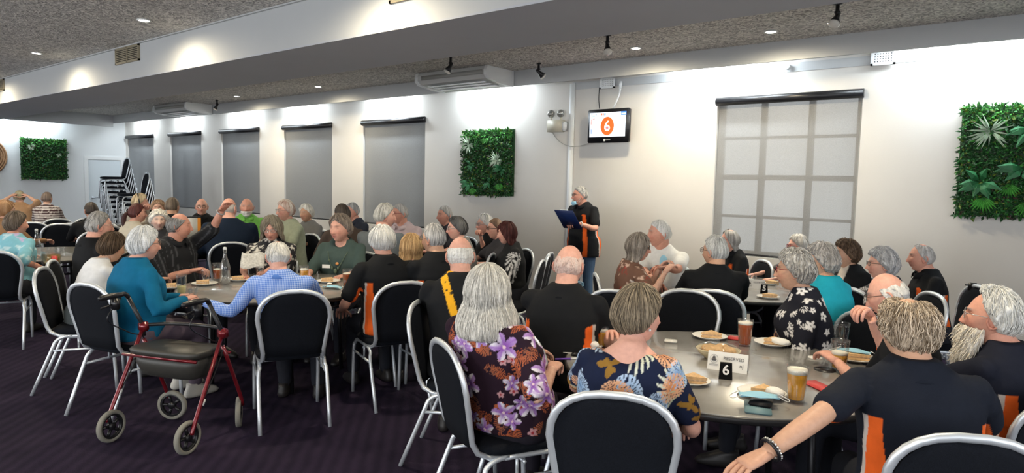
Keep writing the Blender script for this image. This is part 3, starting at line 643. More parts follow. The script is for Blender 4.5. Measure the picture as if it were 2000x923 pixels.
# ------------------------------------------------------------------ people
def sstep(a, b, x): t = np.clip((x - a) / (b - a), 0, 1); return t * t * (3 - 2 * t)
def head_pos(U, fem=0):
    x, y, z = U[:, 0], U[:, 1], U[:, 2]
    low = np.clip(-z, 0, 1); front = np.clip(y, 0, 1); back = np.clip(-y, 0, 1)
    px = .0755 * x * (1 - (.30 + .06 * fem) * low ** 1.4); py = .094 * y; pz = .118 * z
    px = px * (1 + .05 * (1 - low) * np.exp(-((y + .3) / .5) ** 2))
    py = py + back * low * .060 + front * low * .004 - np.where(y > 0, .012 * front ** 2 * np.abs(x) * 0, 0)
    py = py + .010 * back * np.clip(z + .3, 0, 1)                      # fuller back of the skull
    f = sstep(.25, .6, y)
    G = lambda cx, cz, sx, sz: np.exp(-((np.abs(px) - cx) / sx) ** 2 - ((pz - cz) / sz) ** 2)
    nz = np.clip((.026 - pz) / .056, 0, 1); nose = .024 * nz ** 1.1 * sstep(-.046, -.034, pz)
    d = nose * np.exp(-(px / (.0085 + .008 * nz)) ** 2) + .006 * G(.011, -.034, .007, .008)
    d += .006 * G(.026, .034, .022, .008) - .011 * G(.031, .014, .017, .011) + .005 * G(.042, -.022, .02, .02)
    d += .0065 * G(0, -.0545, .022, .0065) + .0065 * G(0, -.067, .019, .0065) - .005 * G(0, -.0605, .026, .0022) - .004 * G(0, -.079, .02, .007)
    d += .008 * G(0, -.098, .02, .013) + .003 * G(.02, -.048, .008, .02) * -1
    py = py + f * d
    return np.column_stack([px, py, pz])
def head_grid(nr, na):
    th = np.linspace(.02, PI - .02, nr); a0 = np.linspace(0, 2 * PI, na, endpoint=False); a = a0 - .42 * np.sin(a0)   # denser towards the face
    T, A = np.meshgrid(th, a, indexing='ij')
    U = np.column_stack([(np.sin(T) * np.sin(A)).ravel(), (np.sin(T) * np.cos(A)).ravel(), np.cos(T).ravel()])
    Fc = []
    for i in range(nr - 1):
        for j in range(na): j2 = (j + 1) % na; Fc.append((i * na + j, (i + 1) * na + j, (i + 1) * na + j2, i * na + j2))
    Fc.append(tuple(range(na))); Fc.append(tuple((nr - 1) * na + j for j in range(na))[::-1])
    return U, Fc
def ear_geo(sx):
    mb = MB(); P = []
    for a in np.linspace(-.35, 1.75 * PI, 13): P.append((0, -.019 * math.cos(a) * (1 if math.sin(a) < 0 else 1.1) - .004, .030 * math.sin(a)))
    q = [(sx * (.010 + .010 * max(0, -p[1] / .02)), p[1], p[2] * (1 if p[2] > 0 else .95)) for p in P]
    mb.tube(q, .0052, 6, cap='round'); mb.add(*ell((sx * .006, -.002, 0), (.007, .017, .026), 10, 6)); mb.add(*ell((sx * .008, .001, -.028), (.006, .008, .009), 8, 6))
    V, Fc = mb.arr(); V = V + np.array([sx * .066, -.006, -.004]); return V, Fc
def hand_geo(curl=.5, spread=.12, right=True, fist=False, seg=8):
    """wrist at the origin, fingers towards +Y, palm facing -Z; thumb towards -X on the right hand"""
    mb = MB(); k = -1 if right else 1
    pal = [(0, -.015, 0, .024, .018), (0, .01, 0, .029, .019), (0, .045, 0, .037, .0165), (0, .078, 0, .0395, .0145), (0, .092, 0, .036, .011)]
    V = []; n = 14; a = np.arange(n) * 2 * PI / n
    for x, y, z, w, d in pal: V.append(np.column_stack([w * np.sign(np.cos(a)) * abs(np.cos(a)) ** .8, np.full(n, y), d * np.sin(a)]))
    Fc = [(i * n + j, i * n + (j + 1) % n, (i + 1) * n + (j + 1) % n, (i + 1) * n + j) for i in range(len(pal) - 1) for j in range(n)] + [tuple(range(n))[::-1], tuple((len(pal) - 1) * n + j for j in range(n))]
    mb.add(np.concatenate(V), Fc)
    L = [(.041, .025, .020), (.046, .029, .022), (.043, .027, .021), (.034, .020, .018)]; R0 = [.0088, .0090, .0086, .0076]
    for i in range(4):
        x = k * (.028 - .0187 * i); an = 0; p = np.array([x, .080, .0]); P = [p - [0, .012, 0], p]; sp = k * spread * (1.2 - .8 * i)
        cu = curl * (1 + .12 * i) + (.35 if fist else 0)
        for q, l in enumerate(L[i]):
            an += cu * (.75 if q == 0 else .85); dr = np.array([math.sin(sp) * math.cos(an), math.cos(sp) * math.cos(an), -math.sin(an)]); p = p + dr * l; P.append(p)
        mb.tube(P, [R0[i], R0[i], R0[i] * 1.02, R0[i] * .92, R0[i] * .74], seg, cap='round', sm=2)
    p0 = np.array([k * .018, .012, -.004]); P = [p0]; an = .35
    for l, da in ((.042, 0), (.032, .25 + curl * .3), (.026, .2 + curl * .3)):
        P.append(P[-1] + l * np.array([k * math.cos(an + .55) * 1.0, math.sin(an + .55), -.35 - .3 * curl])); an += da
    mb.tube(P, [.0125, .0120, .0098, .0080], seg, cap='round', sm=2)
    return mb.arr()
def frame_mat(o, fwd, up):
    fwd = fwd / np.linalg.norm(fwd); x = np.cross(fwd, up); x /= np.linalg.norm(x) + 1e-9; up = np.cross(x, fwd)
    m = np.eye(4); m[:3, 0] = x; m[:3, 1] = fwd; m[:3, 2] = up; m[:3, 3] = o; return m
def tf(V, m): return np.asarray(V) @ m[:3, :3].T + m[:3, 3]

HAIR = {   # hairline polar angles (front, temple, side, behind ear, nape), thickness, noise, fall
    'short': dict(L=(48, 58, 84, 112, 122), th=.012, n=.0025, st=500),
    'thick': dict(L=(50, 62, 90, 114, 126), th=.022, n=.005, st=700),
    'layered': dict(L=(46, 66, 92, 118, 130), th=.023, n=.006, st=1200),
    'curly': dict(L=(52, 66, 94, 120, 132), th=.025, n=.009, st=1100, curl=.006),
    'bob': dict(L=(50, 74, 100, 108, 112), th=.022, n=.005, fall=(.0, .05, .085, .10, .10), flare=.018, st=1200),
    'long': dict(L=(50, 78, 100, 106, 108), th=.024, n=.005, fall=(0, .10, .155, .165, .165), flare=.042, st=2200),
    'ponytail': dict(L=(48, 60, 88, 112, 122), th=.016, n=.003, st=400, tail=True),
    'bald': dict(L=(0, 0, 88, 113, 120), p0=(90, 84, 64, 58, 54), th=.007, n=.0015, st=200),
    'fringe': dict(L=(0, 60, 90, 114, 124), p0=(90, 62, 50, 46, 42), th=.016, n=.005, st=500),
    'thin': dict(L=(30, 50, 86, 113, 122), p0=(14, 14, 20, 20, 20), th=.010, n=.003, st=420),
    'swept': dict(L=(24, 40, 80, 112, 126), th=.026, n=.009, curl=.004, st=900),
    'wild': dict(L=(46, 62, 92, 116, 130), p0=(36, 34, 28, 22, 20), th=.021, n=.008, st=1700, curl=.006),
    'mullet': dict(L=(22, 66, 92, 110, 112), p0=(22, 20, 20, 20, 20), th=.018, n=.005, fall=(0, 0, .03, .07, .07), flare=.016, st=500),
}
AK = np.radians([0, 50, 84, 112, 180])
def hair_path(kind, a, t, fem, extra=0):
    """point on the hair envelope: a azimuth (0 front), t 0..1 from the parting to the tips"""
    H = HAIR[kind]; aa = np.abs((a + PI) % (2 * PI) - PI)
    L = np.radians(np.interp(aa, AK, H['L'])); P0 = np.radians(np.interp(aa, AK, H.get('p0', (0,) * 5)))
    fall = np.interp(aa, AK, H.get('fall', (0,) * 5)); tot = np.maximum(L - P0, .001) * .105 + fall; s = t * tot
    pol = P0 + np.minimum(s / .105, np.maximum(L - P0, 0)); down = np.maximum(s - np.maximum(L - P0, 0) * .105, 0)
    U = np.column_stack([np.sin(pol) * np.sin(a), np.sin(pol) * np.cos(a), np.cos(pol)])
    Q = head_pos(U, fem); ok = L > P0 + .05
    ramp = np.minimum(1, np.minimum((t + (.0 if 'p0' not in H else -.0)) / (.40 if 'p0' in H and H['p0'][3] > 15 else 1e-3), 1)) if 'p0' in H else np.ones_like(t)
    end = np.clip((1 - t) / .14, 0, 1) if 'fall' not in H else np.clip((1 - t) / .05 + np.where(fall > .02, .35, 0), 0, 1)
    th = (H['th'] + extra) * np.sqrt(np.clip(ramp, 0, 1)) * np.sqrt(end) - .0035 + .0 * t
    th = th * (1 + .35 * np.sin(pol) * (aa > 1.4))
    N = U * np.array([1, 1, .9]); N /= np.linalg.norm(N, axis=1)[:, None]
    Q = Q + N * th[:, None]
    out = np.column_stack([np.sin(a), np.cos(a), np.zeros_like(a)])
    k = down / .16
    Q = Q + out * (H.get('flare', 0) * np.sin(np.minimum(k, 1.1) * 2.1) * (1 if 'fall' in H else 0))[:, None] * np.where(np.cos(a) > .2, .5, 1)[:, None] - np.array([0, 0, 1]) * down[:, None]
    return Q, ok, N
def hair_geo(kind, c1, c2, fem, near, seed):
    g = np.random.default_rng(seed); H = HAIR[kind]; na, nt = (120, 44) if near else (64, 26)
    a = np.linspace(0, 2 * PI, na, endpoint=False); t = np.linspace(0, 1, nt); T, A = np.meshgrid(t, a, indexing='ij'); A = A.ravel(); T = T.ravel()
    Q, ok, N = hair_path(kind, A, T, fem)
    fade = np.clip(T / .12, 0, 1) * np.clip((1 - T) / .08, 0, 1)
    if H.get('curl'): nn = smooth_noise(Q, 95, seed) * .6 + smooth_noise(Q, 190, seed + 1) * .4
    else: nn = smooth_noise(np.column_stack([np.cos(A) * 1.0, np.sin(A) * 1.0, T * .12]), 26, seed) * .6 + smooth_noise(Q * [1, 1, .35], 110, seed + 2) * .5
    Q = Q + N * (H['n'] * nn * fade)[:, None]
    st = smooth_noise(np.column_stack([np.cos(A), np.sin(A), T * .08]), 34, seed + 3) * .35 + smooth_noise(Q, 60, seed + 4) * .15
    mixf = np.clip(.5 + st, 0, 1)[:, None]; col = np.array(c1) * (1 - mixf) + np.array(c2) * mixf
    Fc = []
    for i in range(nt - 1):
        for j in range(na):
            j2 = (j + 1) % na
            if ok[j] and ok[j2]: Fc.append((i * na + j, (i + 1) * na + j, (i + 1) * na + j2, i * na + j2))
    if 'p0' not in H or H['p0'][3] < 1: Fc.append(tuple(range(na)))
    V = [Q]; Cc = [col]; n0 = len(Q)
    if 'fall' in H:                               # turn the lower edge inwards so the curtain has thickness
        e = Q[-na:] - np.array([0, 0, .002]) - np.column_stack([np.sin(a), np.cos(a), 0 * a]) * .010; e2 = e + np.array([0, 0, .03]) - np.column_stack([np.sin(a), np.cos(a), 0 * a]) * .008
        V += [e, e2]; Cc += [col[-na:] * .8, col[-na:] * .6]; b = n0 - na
        for lv in range(2):
            for j in range(na):
                j2 = (j + 1) % na; o = b + lv * na; Fc.append((o + j, o + na + j, o + na + j2, o + j2))
        n0 += 2 * na
    ns = int(H['st'] * (1.0 if near == 2 else .42)) if near else (70 if H['st'] > 600 else 0)
    if ns:
        m = 7; ok2 = np.array([False] * ns); aS = g.uniform(0, 2 * PI, ns); tS = g.uniform(0, .78, ns) ** .9; le = g.uniform(.18, .5, ns); dr = g.normal(0, .10, ns)
        if kind in ('short', 'thin', 'bald', 'fringe'): le *= .6
        tw = np.linspace(0, 1, m); Pt = []; wid = (.0016 if near == 2 else .0022) if near else .004
        ex = g.uniform(-.002, H['n'] * 1.0, ns)
        for k in range(m):
            tt = np.minimum(tS + le * tw[k], .995 if 'fall' in H else .93); Qk, okk, Nk = hair_path(kind, aS + dr * tw[k], tt, fem)
            amp = ex + .003 * math.sin(PI * tw[k]) + (.004 * (tw[k] == 1) if kind in ('layered', 'curly', 'wild') else 0)
            if H.get('curl'): Qk = Qk + H['curl'] * np.column_stack([np.sin(tw[k] * 7 + aS * 31), np.cos(tw[k] * 6 + aS * 17), np.sin(tw[k] * 8 + aS * 23)]) * min(1, tw[k] * 2)
            Pt.append(Qk + Nk * amp[:, None]); ok2 = ok2 | okk if k else okk
        Pt = np.array(Pt); u = g.normal(size=(ns, 3)); u /= np.linalg.norm(u, axis=1)[:, None]
        cm = np.clip(g.normal(.55, .35, ns), 0, 1.25)[:, None]; cs = np.clip(np.array(c1) * (1 - cm) + np.array(c2) * cm, 0, 1)
        for i in range(ns):
            if not ok2[i]: continue
            Pi = Pt[:, i]; d = np.gradient(Pi, axis=0); d /= np.linalg.norm(d, axis=1)[:, None] + 1e-9; s = np.cross(d, u[i]); s /= np.linalg.norm(s, axis=1)[:, None] + 1e-9; s2 = np.cross(d, s)
            r = (wid * np.sin(np.linspace(.5, 2.95, m)))[:, None]
            vv = np.stack([Pi + s * r, Pi - .5 * s * r + .87 * s2 * r, Pi - .5 * s * r - .87 * s2 * r], 1).reshape(-1, 3); V.append(vv); Cc.append(np.repeat(cs[i][None], 3 * m, 0))
            for q in range(m - 1):
                for w in range(3): w2 = (w + 1) % 3; Fc.append((n0 + q * 3 + w, n0 + q * 3 + w2, n0 + q * 3 + 3 + w2, n0 + q * 3 + 3 + w))
            n0 += 3 * m
    if H.get('tail'):
        P = [(0, -.095, .02), (0, -.135, -.02), (0, -.15, -.09), (.01, -.14, -.17), (.01, -.13, -.22)]; v, f = tube(P, [.016, .026, .028, .022, .004], 12, True, 3)
        V.append(v); Cc.append(np.repeat(np.array(c1)[None] * 1.0, len(v), 0)); Fc += [tuple(i + n0 for i in q) for q in f]; n0 += len(v)
    return np.concatenate(V), Fc, np.clip(np.concatenate(Cc), 0, 1)
def beard_geo(c1, c2, fem, long, near, seed):
    g = np.random.default_rng(seed); U, Fc = head_grid(56, 72); P = head_pos(U, fem); pz = P[:, 2]; y = U[:, 1]
    w = sstep(-.022, -.055, pz) * sstep(.02, .30, y) ; w = np.maximum(w, sstep(-.045, -.052, pz) * sstep(.3, .6, y)); w = w * (1 - .92 * np.exp(-(P[:, 0] / .018) ** 2 - ((pz + .061) / .0035) ** 2))
    w = w * sstep(-.034, -.046, pz)
    k = w * (.018 + long * .046 * sstep(-.05, -.10, pz)) ; Q = P + U * k[:, None] + np.array([0, .12, -1.0]) * (long * .050 * w * sstep(-.055, -.112, pz))[:, None]
    Q = Q + U * (.004 * w * smooth_noise(P, 160, seed))[:, None] - U * (.004 * (w < .08))[:, None]
    keep = w > .03; Fk = [f for f in Fc if all(keep[i] for i in f)]; mx = np.clip(.5 + .3 * smooth_noise(P, 120, seed + 1), 0, 1)[:, None]; col = np.array(c1) * (1 - mx) + np.array(c2) * mx
    V = [Q]; Cc = [col]; n0 = len(Q)
    if near:
        idx = g.choice(np.where(w > .35)[0], 1100)
        for i in idx:
            p = Q[i] + g.normal(size=3) * .002; L = (.014 + .024 * long) * g.uniform(.6, 1.2); d = (np.array([g.normal() * .25, .10 + g.normal() * .15, -.75]) + U[i] * .55) * L
            Pi = np.array([p - U[i] * .003, p + d * .35 + U[i] * .005, p + d * .7 + U[i] * .004 + g.normal(size=3) * .002, p + d + g.normal(size=3) * .004]); v, f = tube(Pi, [.0016, .0017, .0013, .0003], 3, False)
            V.append(v); cm = g.uniform(); Cc.append(np.repeat((np.array(c1) * (1 - cm) + np.array(c2) * cm)[None], len(v), 0)); Fk += [tuple(q + n0 for q in ff) for ff in f]; n0 += len(v)
    return np.concatenate(V), Fk, np.concatenate(Cc)

SKIN = dict(fair=(.60, .36, .27), pink=(.68, .37, .285), tan=(.58, .34, .23), pale=(.68, .47, .38), ruddy=(.66, .33, .24))
def seg_dist(P, a, b):
    ab = b - a; t = np.clip((P - a) @ ab / (ab @ ab), 0, 1); return np.linalg.norm(P - (a + t[:, None] * ab), axis=1), t
JOBS = []; LOG = []
def person(label, px, py, d, sa, hsa=None, tilt=0, roll=0, sex='m', girth=1.0, lean=.06, slump=0, hair='short', hc=((.35, .35, .35), (.6, .6, .6)), skin='fair',
           shirt=(.012, .013, .016), sleeve='short', pattern=None, trousers=(.02, .022, .03), hands=None, curl=(.5, .5), glasses=None, beard=None, mask=None, near=0, collar=False,
           neckline=.0, seat=True, stand=False, chair_label=None, chair_sa=None, chair_off=(0, 0), chair_at=None, group=None, feet=True, kmax=1.12, headscale=1.0, palm=((0, 0, 1), (0, 0, 1)), bare=False, chest=None, hem=.50):
    hw = at_d(px, py, d); w = ang(px, sa); hwz = hw[2]
    H0 = 1.178 if not stand else 1.56; pel = np.array([0, 0, .53 if not stand else .92])
    k = np.clip((hwz - pel[2]) / (H0 - pel[2]), .80, kmax) if not stand else hwz / H0
    if stand: pel = pel * k
    hs = np.clip(k, .92, 1.04) * headscale
    up = lambda p: pel + np.array(p, float) * k
    rise = H0 - pel[2] if not stand else .64
    if not stand: rise = .648
    hl = up((0, lean * 1.0 + .035, rise)); hl[2] = hwz                             # head centre, local
    az = math.radians(w); rz = az - PI / 2; Rz = np.array([[math.cos(rz), -math.sin(rz), 0], [math.sin(rz), math.cos(rz), 0], [0, 0, 1]])
    base = hw[:2] - (Rz @ hl)[:2]; leanx = 0.0
    if chair_at:                                   # the pelvis sits in the middle of the chair, the spine bends to bring the head to its place
        q = at_d(chair_at[0], 400, chair_at[1]); base = q[:2]; off = Rz.T @ np.array([hw[0] - q[0], hw[1] - q[1], 0]); mg = math.hypot(off[0], off[1]); LOG.append((label[:40], 'head offset', off.round(2)[:2].tolist()))
        off = off * min(1, .36 / (mg + 1e-9)); hl = np.array([off[0], off[1], hwz]); lean = off[1] - .035; leanx = off[0]
    Wl = lambda p: Rz.T @ (np.asarray(p, float) - np.array([base[0], base[1], 0]))        # world -> local
    hyaw = 0 if hsa is None else math.radians(ang(px, hsa) - w)
    if abs(hyaw) > PI: hyaw -= math.copysign(2 * PI, hyaw)
    HM = np.array(Matrix.Translation(Vector(hl)) @ Matrix.Rotation(hyaw, 4, 'Z') @ Matrix.Rotation(math.radians(tilt), 4, 'X') @ Matrix.Rotation(math.radians(roll), 4, 'Y') @ Matrix.Scale(hs, 4))
    g = girth; fem = 1 if sex == 'f' else 0; sh = .185 if fem == 0 else .165
    lx = lambda z: leanx * (max(z, 0) / .60) ** 1.2
    ln = lambda z: lean * (z / .60) ** 1.4                                            # forward lean at height z above the pelvis
    bel = max(0, g - 1)
    sec0 = [(-.08, .165, .12, 0), (-.03, .182, .138, .005), (.04, .180, .135 + .10 * bel, .02 * g), (.13, .170, .125 + .16 * bel, .02 + .05 * bel), (.22, .165, .118 + .12 * bel, .015 + .03 * bel),
            (.31, .172, .118 + .03 * fem, .008 + .018 * fem), (.39, .178, .112 + .02 * fem, .004 + .014 * fem), (.45, .168, .095, -.004), (.49, .146, .080, -.008), (.52, .108, .066, -.012), (.545, .078, .060, -.012), (.565, .060, .056, -.010)]
    def torso(infl, wz=1.0, top=None, bottom=-.2):
        out = []
        for z, wd_, dp, yo in sec0:
            if top and z > top: break
            if z < bottom: continue
            gg = g if z < .40 else 1 + (g - 1) * .5
            ww = wd_ * gg * (.94 if fem and z > .4 else 1) + infl; dd = dp * (1 + (g - 1) * .35) + infl
            c = up((lx(z), ln(max(z, 0)) + yo - .01, z)); out.append((c[0], c[1], c[2], ww * k, dd * k))
        return rings(out, 28, 2.3)
    SHO = [up((lx(.45) + sx * sh * (1 + (g - 1) * .45), ln(.46) - .012, .455)) for sx in (-1, 1)]
    ua, fa = .285 * k, .255 * k
    hd = hands or [('t', -.16), ('t', .16)]; ARM = []; 
    for i, sx in enumerate((-1, 1)):
        h = hd[i]
        if h[0] == 't': Tg = np.array([h[1], .40 + lean, .775 if not stand else 1.1])
        elif h[0] == 'lap': Tg = np.array([sx * .09, .26 + lean * .4, .64])
        elif h[0] == 'side': Tg = np.array([sx * .30, .03, .86 * k])
        elif h[0] == 'px': Tg = Wl(at_d(h[1], h[2], h[3]))
        elif h[0] == 'l': Tg = np.array(h[1:4], float)
        Sx = SHO[i]; v = Tg - Sx; D = np.linalg.norm(v); mxr = (ua + fa) * .985
        if D > mxr: Tg = Sx + v / D * mxr; D = mxr
        if D < abs(ua - fa) * 1.3 + .05: D = abs(ua - fa) * 1.3 + .05
        v = (Tg - Sx) / np.linalg.norm(Tg - Sx); pole = np.array([sx * .55, -.35, -.8]) if not (len(h) > 4 and h[0] == 'px' and h[4] is not None) else np.array(h[4], float)
        pole = pole - v * (pole @ v); pole /= np.linalg.norm(pole) + 1e-9; ca = (ua ** 2 + D ** 2 - fa ** 2) / (2 * ua * D); ca = np.clip(ca, -1, 1)
        E = Sx + v * ua * ca + pole * ua * math.sqrt(max(0, 1 - ca * ca)); ARM.append((Sx, E, Tg))
    ag = (.90 + .25 * (g - 1)) * (.9 if fem else 1) * k * 1.06
    body = MB(); body.add(*torso(-.012))
    nb = up((lx(.50), ln(.50) - .012, .47)); nt_ = tf([(0, -.022, -.055)], HM)[0]; nr = (.062 if fem == 0 else .052) * (1 + (g - 1) * .3) * k
    body.tube([nb - [0, 0, .03], nb, (nb + nt_) / 2, nt_, nt_ + (nt_ - nb) * .25], [nr * 1.25, nr * 1.15, nr, nr, nr * .9], 14, cap='round')
    for i, (Sx, E, Tg) in enumerate(ARM):
        body.tube([Sx, Sx * .5 + E * .5, E, E * .55 + Tg * .45, Tg], [.049 * ag, .046 * ag, .040 * ag, .038 * ag, .0265 * ag], 12, cap='round', sm=2)
    # legs
    if not stand:
        fy = .42; KN = [np.array([sx * .115 * (1 + (g - 1) * .8), fy, .50]) for sx in (-1, 1)]; HP = [np.array([sx * .09, .02, .535]) for sx in (-1, 1)]; AN = [np.array([sx * .125, fy + .02 - .05 * (i), .085]) for i, sx in enumerate((-1, 1))]
    else:
        HP = [np.array([sx * .09, 0, .90]) * k for sx in (-1, 1)]; KN = [np.array([sx * .105, .02, .50]) * k for sx in (-1, 1)]; AN = [np.array([sx * .12 * k, .0, .085]) for sx in (-1, 1)]
    lg = (1 + (g - 1) * .7)
    for i in range(2): body.tube([HP[i], KN[i]], [.072 * lg, .050], 12, cap='round'); body.tube([KN[i], KN[i] * .6 + AN[i] * .4 - [0, .012, 0], AN[i]], [.048, .050, .034], 12, cap='round', sm=2)
    tr = MB()
    for i in range(2):
        tr.tube([HP[i], HP[i] * .5 + KN[i] * .5, KN[i]], [.092 * lg, .084 * lg, .067], 14, cap='round', sm=2); tr.tube([KN[i], KN[i] * .5 + AN[i] * .5, AN[i] + [0, 0, .02]], [.066, .062, .050 if not bare else .048], 14, cap='round', sm=2)
    tr.add(*rings([(0, 0, pel[2] - .085, .15 * g, .115), (0, 0, pel[2] - .05, .185 * g, .145), (0, .0, pel[2] + .03, .185 * g, .145), (0, .0, pel[2] + .09, .165 * g, .13)], 24, 2.6))
    # shirt
    sv = MB(); tb = torso(.016 if fem == 0 else .018, bottom=-.06 if not stand else -.14)
    if stand: 
        sv.add(*rings([(0, 0, pel[2] - .14, .20 * g, .155), (0, 0, pel[2] - .02, .205 * g, .165), (0, .0, pel[2] + .1, .20 * g, .16)], 28, 2.4))
    sv.add(*tb)
    for i, (Sx, E, Tg) in enumerate(ARM):
        if sleeve == 'short': P = [Sx, Sx * .6 + E * .4, Sx * .28 + E * .72]; rr = [.061 * ag, .062 * ag, .066 * ag]
        elif sleeve == 'elbow': P = [Sx, Sx * .5 + E * .5, E, E * .93 + Tg * .07]; rr = [.068 * ag, .068 * ag, .066 * ag, .064 * ag]
        elif sleeve == 'long': P = [Sx, Sx * .5 + E * .5, E, E * .5 + Tg * .5, E * .06 + Tg * .94]; rr = [.066 * ag, .062 * ag, .055 * ag, .048 * ag, .038 * ag]
        elif sleeve == 'none': P = [Sx * .97, Sx * .86 + E * .14]; rr = [.060 * ag, .056 * ag]
        sv.tube(P, rr, 14, cap='round', sm=2); sv.add(*ell(Sx + np.array([-np.sign(Sx[0]) * .028, 0, .002]), (.058 * k, .056 * k, .055 * k), 14, 8))
    JOBS.append(dict(label=label, parts=dict(body=(body.arr(), (.012 if near == 2 else .018 if near else .022), 3), shirt=(sv.arr(), (.010 if near == 2 else (.010 if near and pattern == 'club' and py > 460 else .014) if near else .020), 4), trousers=(tr.arr(), (.020 if near else .03), 2)),
        loc=(base[0], base[1], 0), rz=rz, HM=HM, ARM=ARM, k=k, g=g, hs=hs, fem=fem, skin=skin, hair=hair, hc=hc, shirtcol=shirt, sleeve=sleeve, pattern=pattern, trcol=trousers, curl=curl, glasses=glasses, beard=beard, mask=mask, near=near, AN=AN,
        collar=collar, nb=nb, nt=nt_, nr=nr, palm=palm, pel=pel, lean=lean, neckline=neckline, bare=bare, group=group, stand=stand, SHO=SHO, tone=RNG.normal(0, .04), Wl=Wl, chest=chest, w=w))
    if seat and not stand:
        ca = w if chair_sa is None else ang(px, chair_sa); off = Rz @ np.array([chair_off[0], chair_off[1], 0]); cp = base + off[:2]
        ca_r = math.radians(ca); cp = cp + np.array([math.cos(ca_r), math.sin(ca_r)]) * (.02 - max(0, g - 1) * .12)
        if chair_at: q = at_d(chair_at[0], 400, chair_at[1]); cp = q[:2]; ca = ang(chair_at[0], chair_at[2])
        chair(cp[0], cp[1], ca, chair_label or ('black banquet chair under the ' + label.split(' ', 0)[0])[:90])
    return JOBS[-1]

def run_jobs():
    tmp = []
    for J in JOBS:
        for nm, ((V, Fc), vox, it) in J['parts'].items():
            me = bpy.data.meshes.new('t'); me.from_pydata(V.tolist(), [], Fc); o = bpy.data.objects.new('t', me); C.objects.link(o)
            r = o.modifiers.new('r', 'REMESH'); r.mode = 'VOXEL'; r.voxel_size = vox; s = o.modifiers.new('s', 'SMOOTH'); s.factor = .5; s.iterations = it; tmp.append((J, nm, o))
    dg = bpy.context.evaluated_depsgraph_get(); dg.update()
    for J, nm, o in tmp:
        me = bpy.data.meshes.new_from_object(o.evaluated_get(dg)); n = len(me.vertices); co = np.empty(n * 3, np.float32); me.vertices.foreach_get('co', co)
        nf = len(me.polygons); lp = np.empty(len(me.loops), np.int32); me.loops.foreach_get('vertex_index', lp)
        J.setdefault('geo', {})[nm] = (co.reshape(-1, 3).astype(float), [tuple(q) for q in lp.reshape(-1, 4).tolist()] if len(lp) == nf * 4 else [tuple(p.vertices) for p in me.polygons]); bpy.data.meshes.remove(me)
    for _, _, o in tmp:
        me = o.data; bpy.data.objects.remove(o); bpy.data.meshes.remove(me)

def vnormals(V, Fc):
    F4 = np.array([f if len(f) == 4 else (*f, f[-1]) for f in Fc]); a = V[F4[:, 2]] - V[F4[:, 0]]; b = V[F4[:, 3]] - V[F4[:, 1]]; fn = np.cross(a, b); N = np.zeros_like(V)
    for i in range(4): np.add.at(N, F4[:, i], fn)
    return N / (np.linalg.norm(N, axis=1)[:, None] + 1e-12)
def stamp(V, N, n, R, fn, col, seed, mask=None, jitter=.25):
    """prints n motifs on the cloth; fn(x, y, R, g) -> list of (inside mask, colour) in the tangent plane"""
    g = np.random.default_rng(seed); cand = np.where(mask)[0] if mask is not None else np.arange(len(V)); cs = []
    for _ in range(n * 10):
        i = g.choice(cand)
        if all(np.linalg.norm(V[i] - V[j]) > R * 1.32 for j in cs): cs.append(i)
        if len(cs) >= n: break
    for i in cs:
        nn = N[i]; r = g.uniform(0, 2 * PI); u = np.cross(nn, [0.1, .2, 1]); u /= np.linalg.norm(u); v = np.cross(nn, u); u, v = u * math.cos(r) + v * math.sin(r), v * math.cos(r) - u * math.sin(r)
        dV = V - V[i]; near_ = (np.abs(dV).max(1) < R * 1.2) & (N @ nn > .2); id_ = np.where(near_)[0]; Rr = R * g.uniform(1 - jitter, 1 + jitter * .4)
        for mk_, cc in fn(dV[id_] @ u, dV[id_] @ v, Rr, g): col[id_[mk_]] = cc if np.ndim(cc) == 1 else cc[mk_]
def st_flower(x, y, R, g):
    r = np.hypot(x, y) / R; a = np.arctan2(y, x); pet = np.abs(np.cos(a * 2.5)) ** .8; ins = r < .26 + .72 * pet
    cc = np.clip(r * 1.5 - .1, 0, 1)[:, None]; dkp = (np.sin(np.floor((a + PI) / (2 * PI / 5) + .5) * 2.7 + g.uniform(0, 6)) > .2)[:, None]; c = np.array([.22, .05, .36]) * (1 - cc) + np.where(dkp, [.42, .26, .56], [.78, .74, .80]) * cc; vein = np.abs(np.cos(a * 2.5)) > .985
    c = np.where(vein[:, None], c * .6 + np.array([.12, .03, .2]), c); return [(ins, c), (r < .12, np.array([.75, .55, .6]))]
def st_small(x, y, R, g): r = np.hypot(x, y) / R; a = np.arctan2(y, x); return [(r < .4 + .6 * np.abs(np.cos(a * 2.5)) ** .8, np.array([.55, .30, .32])), (r < .3, np.array([.35, .04, .05]))]
def mk_fan(c1, c2, nl=9, half=1.25):
    def f(x, y, R, g):
        r = np.hypot(x, y) / R; a = np.arctan2(x, y); k = a / half * nl / 2; fr = np.abs(k - np.round(k)); ins = (r < 1 - .35 * np.abs(a / half)) & (np.abs(a) < half) & (r > .08) & (fr < .30 * np.sin(np.clip(r, 0, 1) * 2.6 + .25))
        return [(ins, np.array(c1) * (1 - r[:, None]) + np.array(c2) * r[:, None])]
    return f
def st_blob(c):
    def f(x, y, R, g): r = np.hypot(x, y) / R; a = np.arctan2(y, x); return [(r < .55 + .25 * np.sin(a * 3 + g.uniform(0, 6)) + .2 * np.sin(a * 5 + g.uniform(0, 6)), np.array(c))]
    return f
def st_monstera(c1, c2):
    def f(x, y, R, g):
        r = np.hypot(x * 1.35, y) / R; a = np.arctan2(x, y); rib = np.abs((np.abs(a) * 4.2) % 1 - .5) > .14 + .22 * (1 - np.clip(r, 0, 1)) * 0; ins = (r < .95 - .1 * np.abs(a) / PI) & ((rib) | (r < .3)) & (np.abs(x) > R * .02)
        return [(ins, np.array(c1) * (1 - r[:, None] * .8) + np.array(c2) * r[:, None] * .8)]
    return f
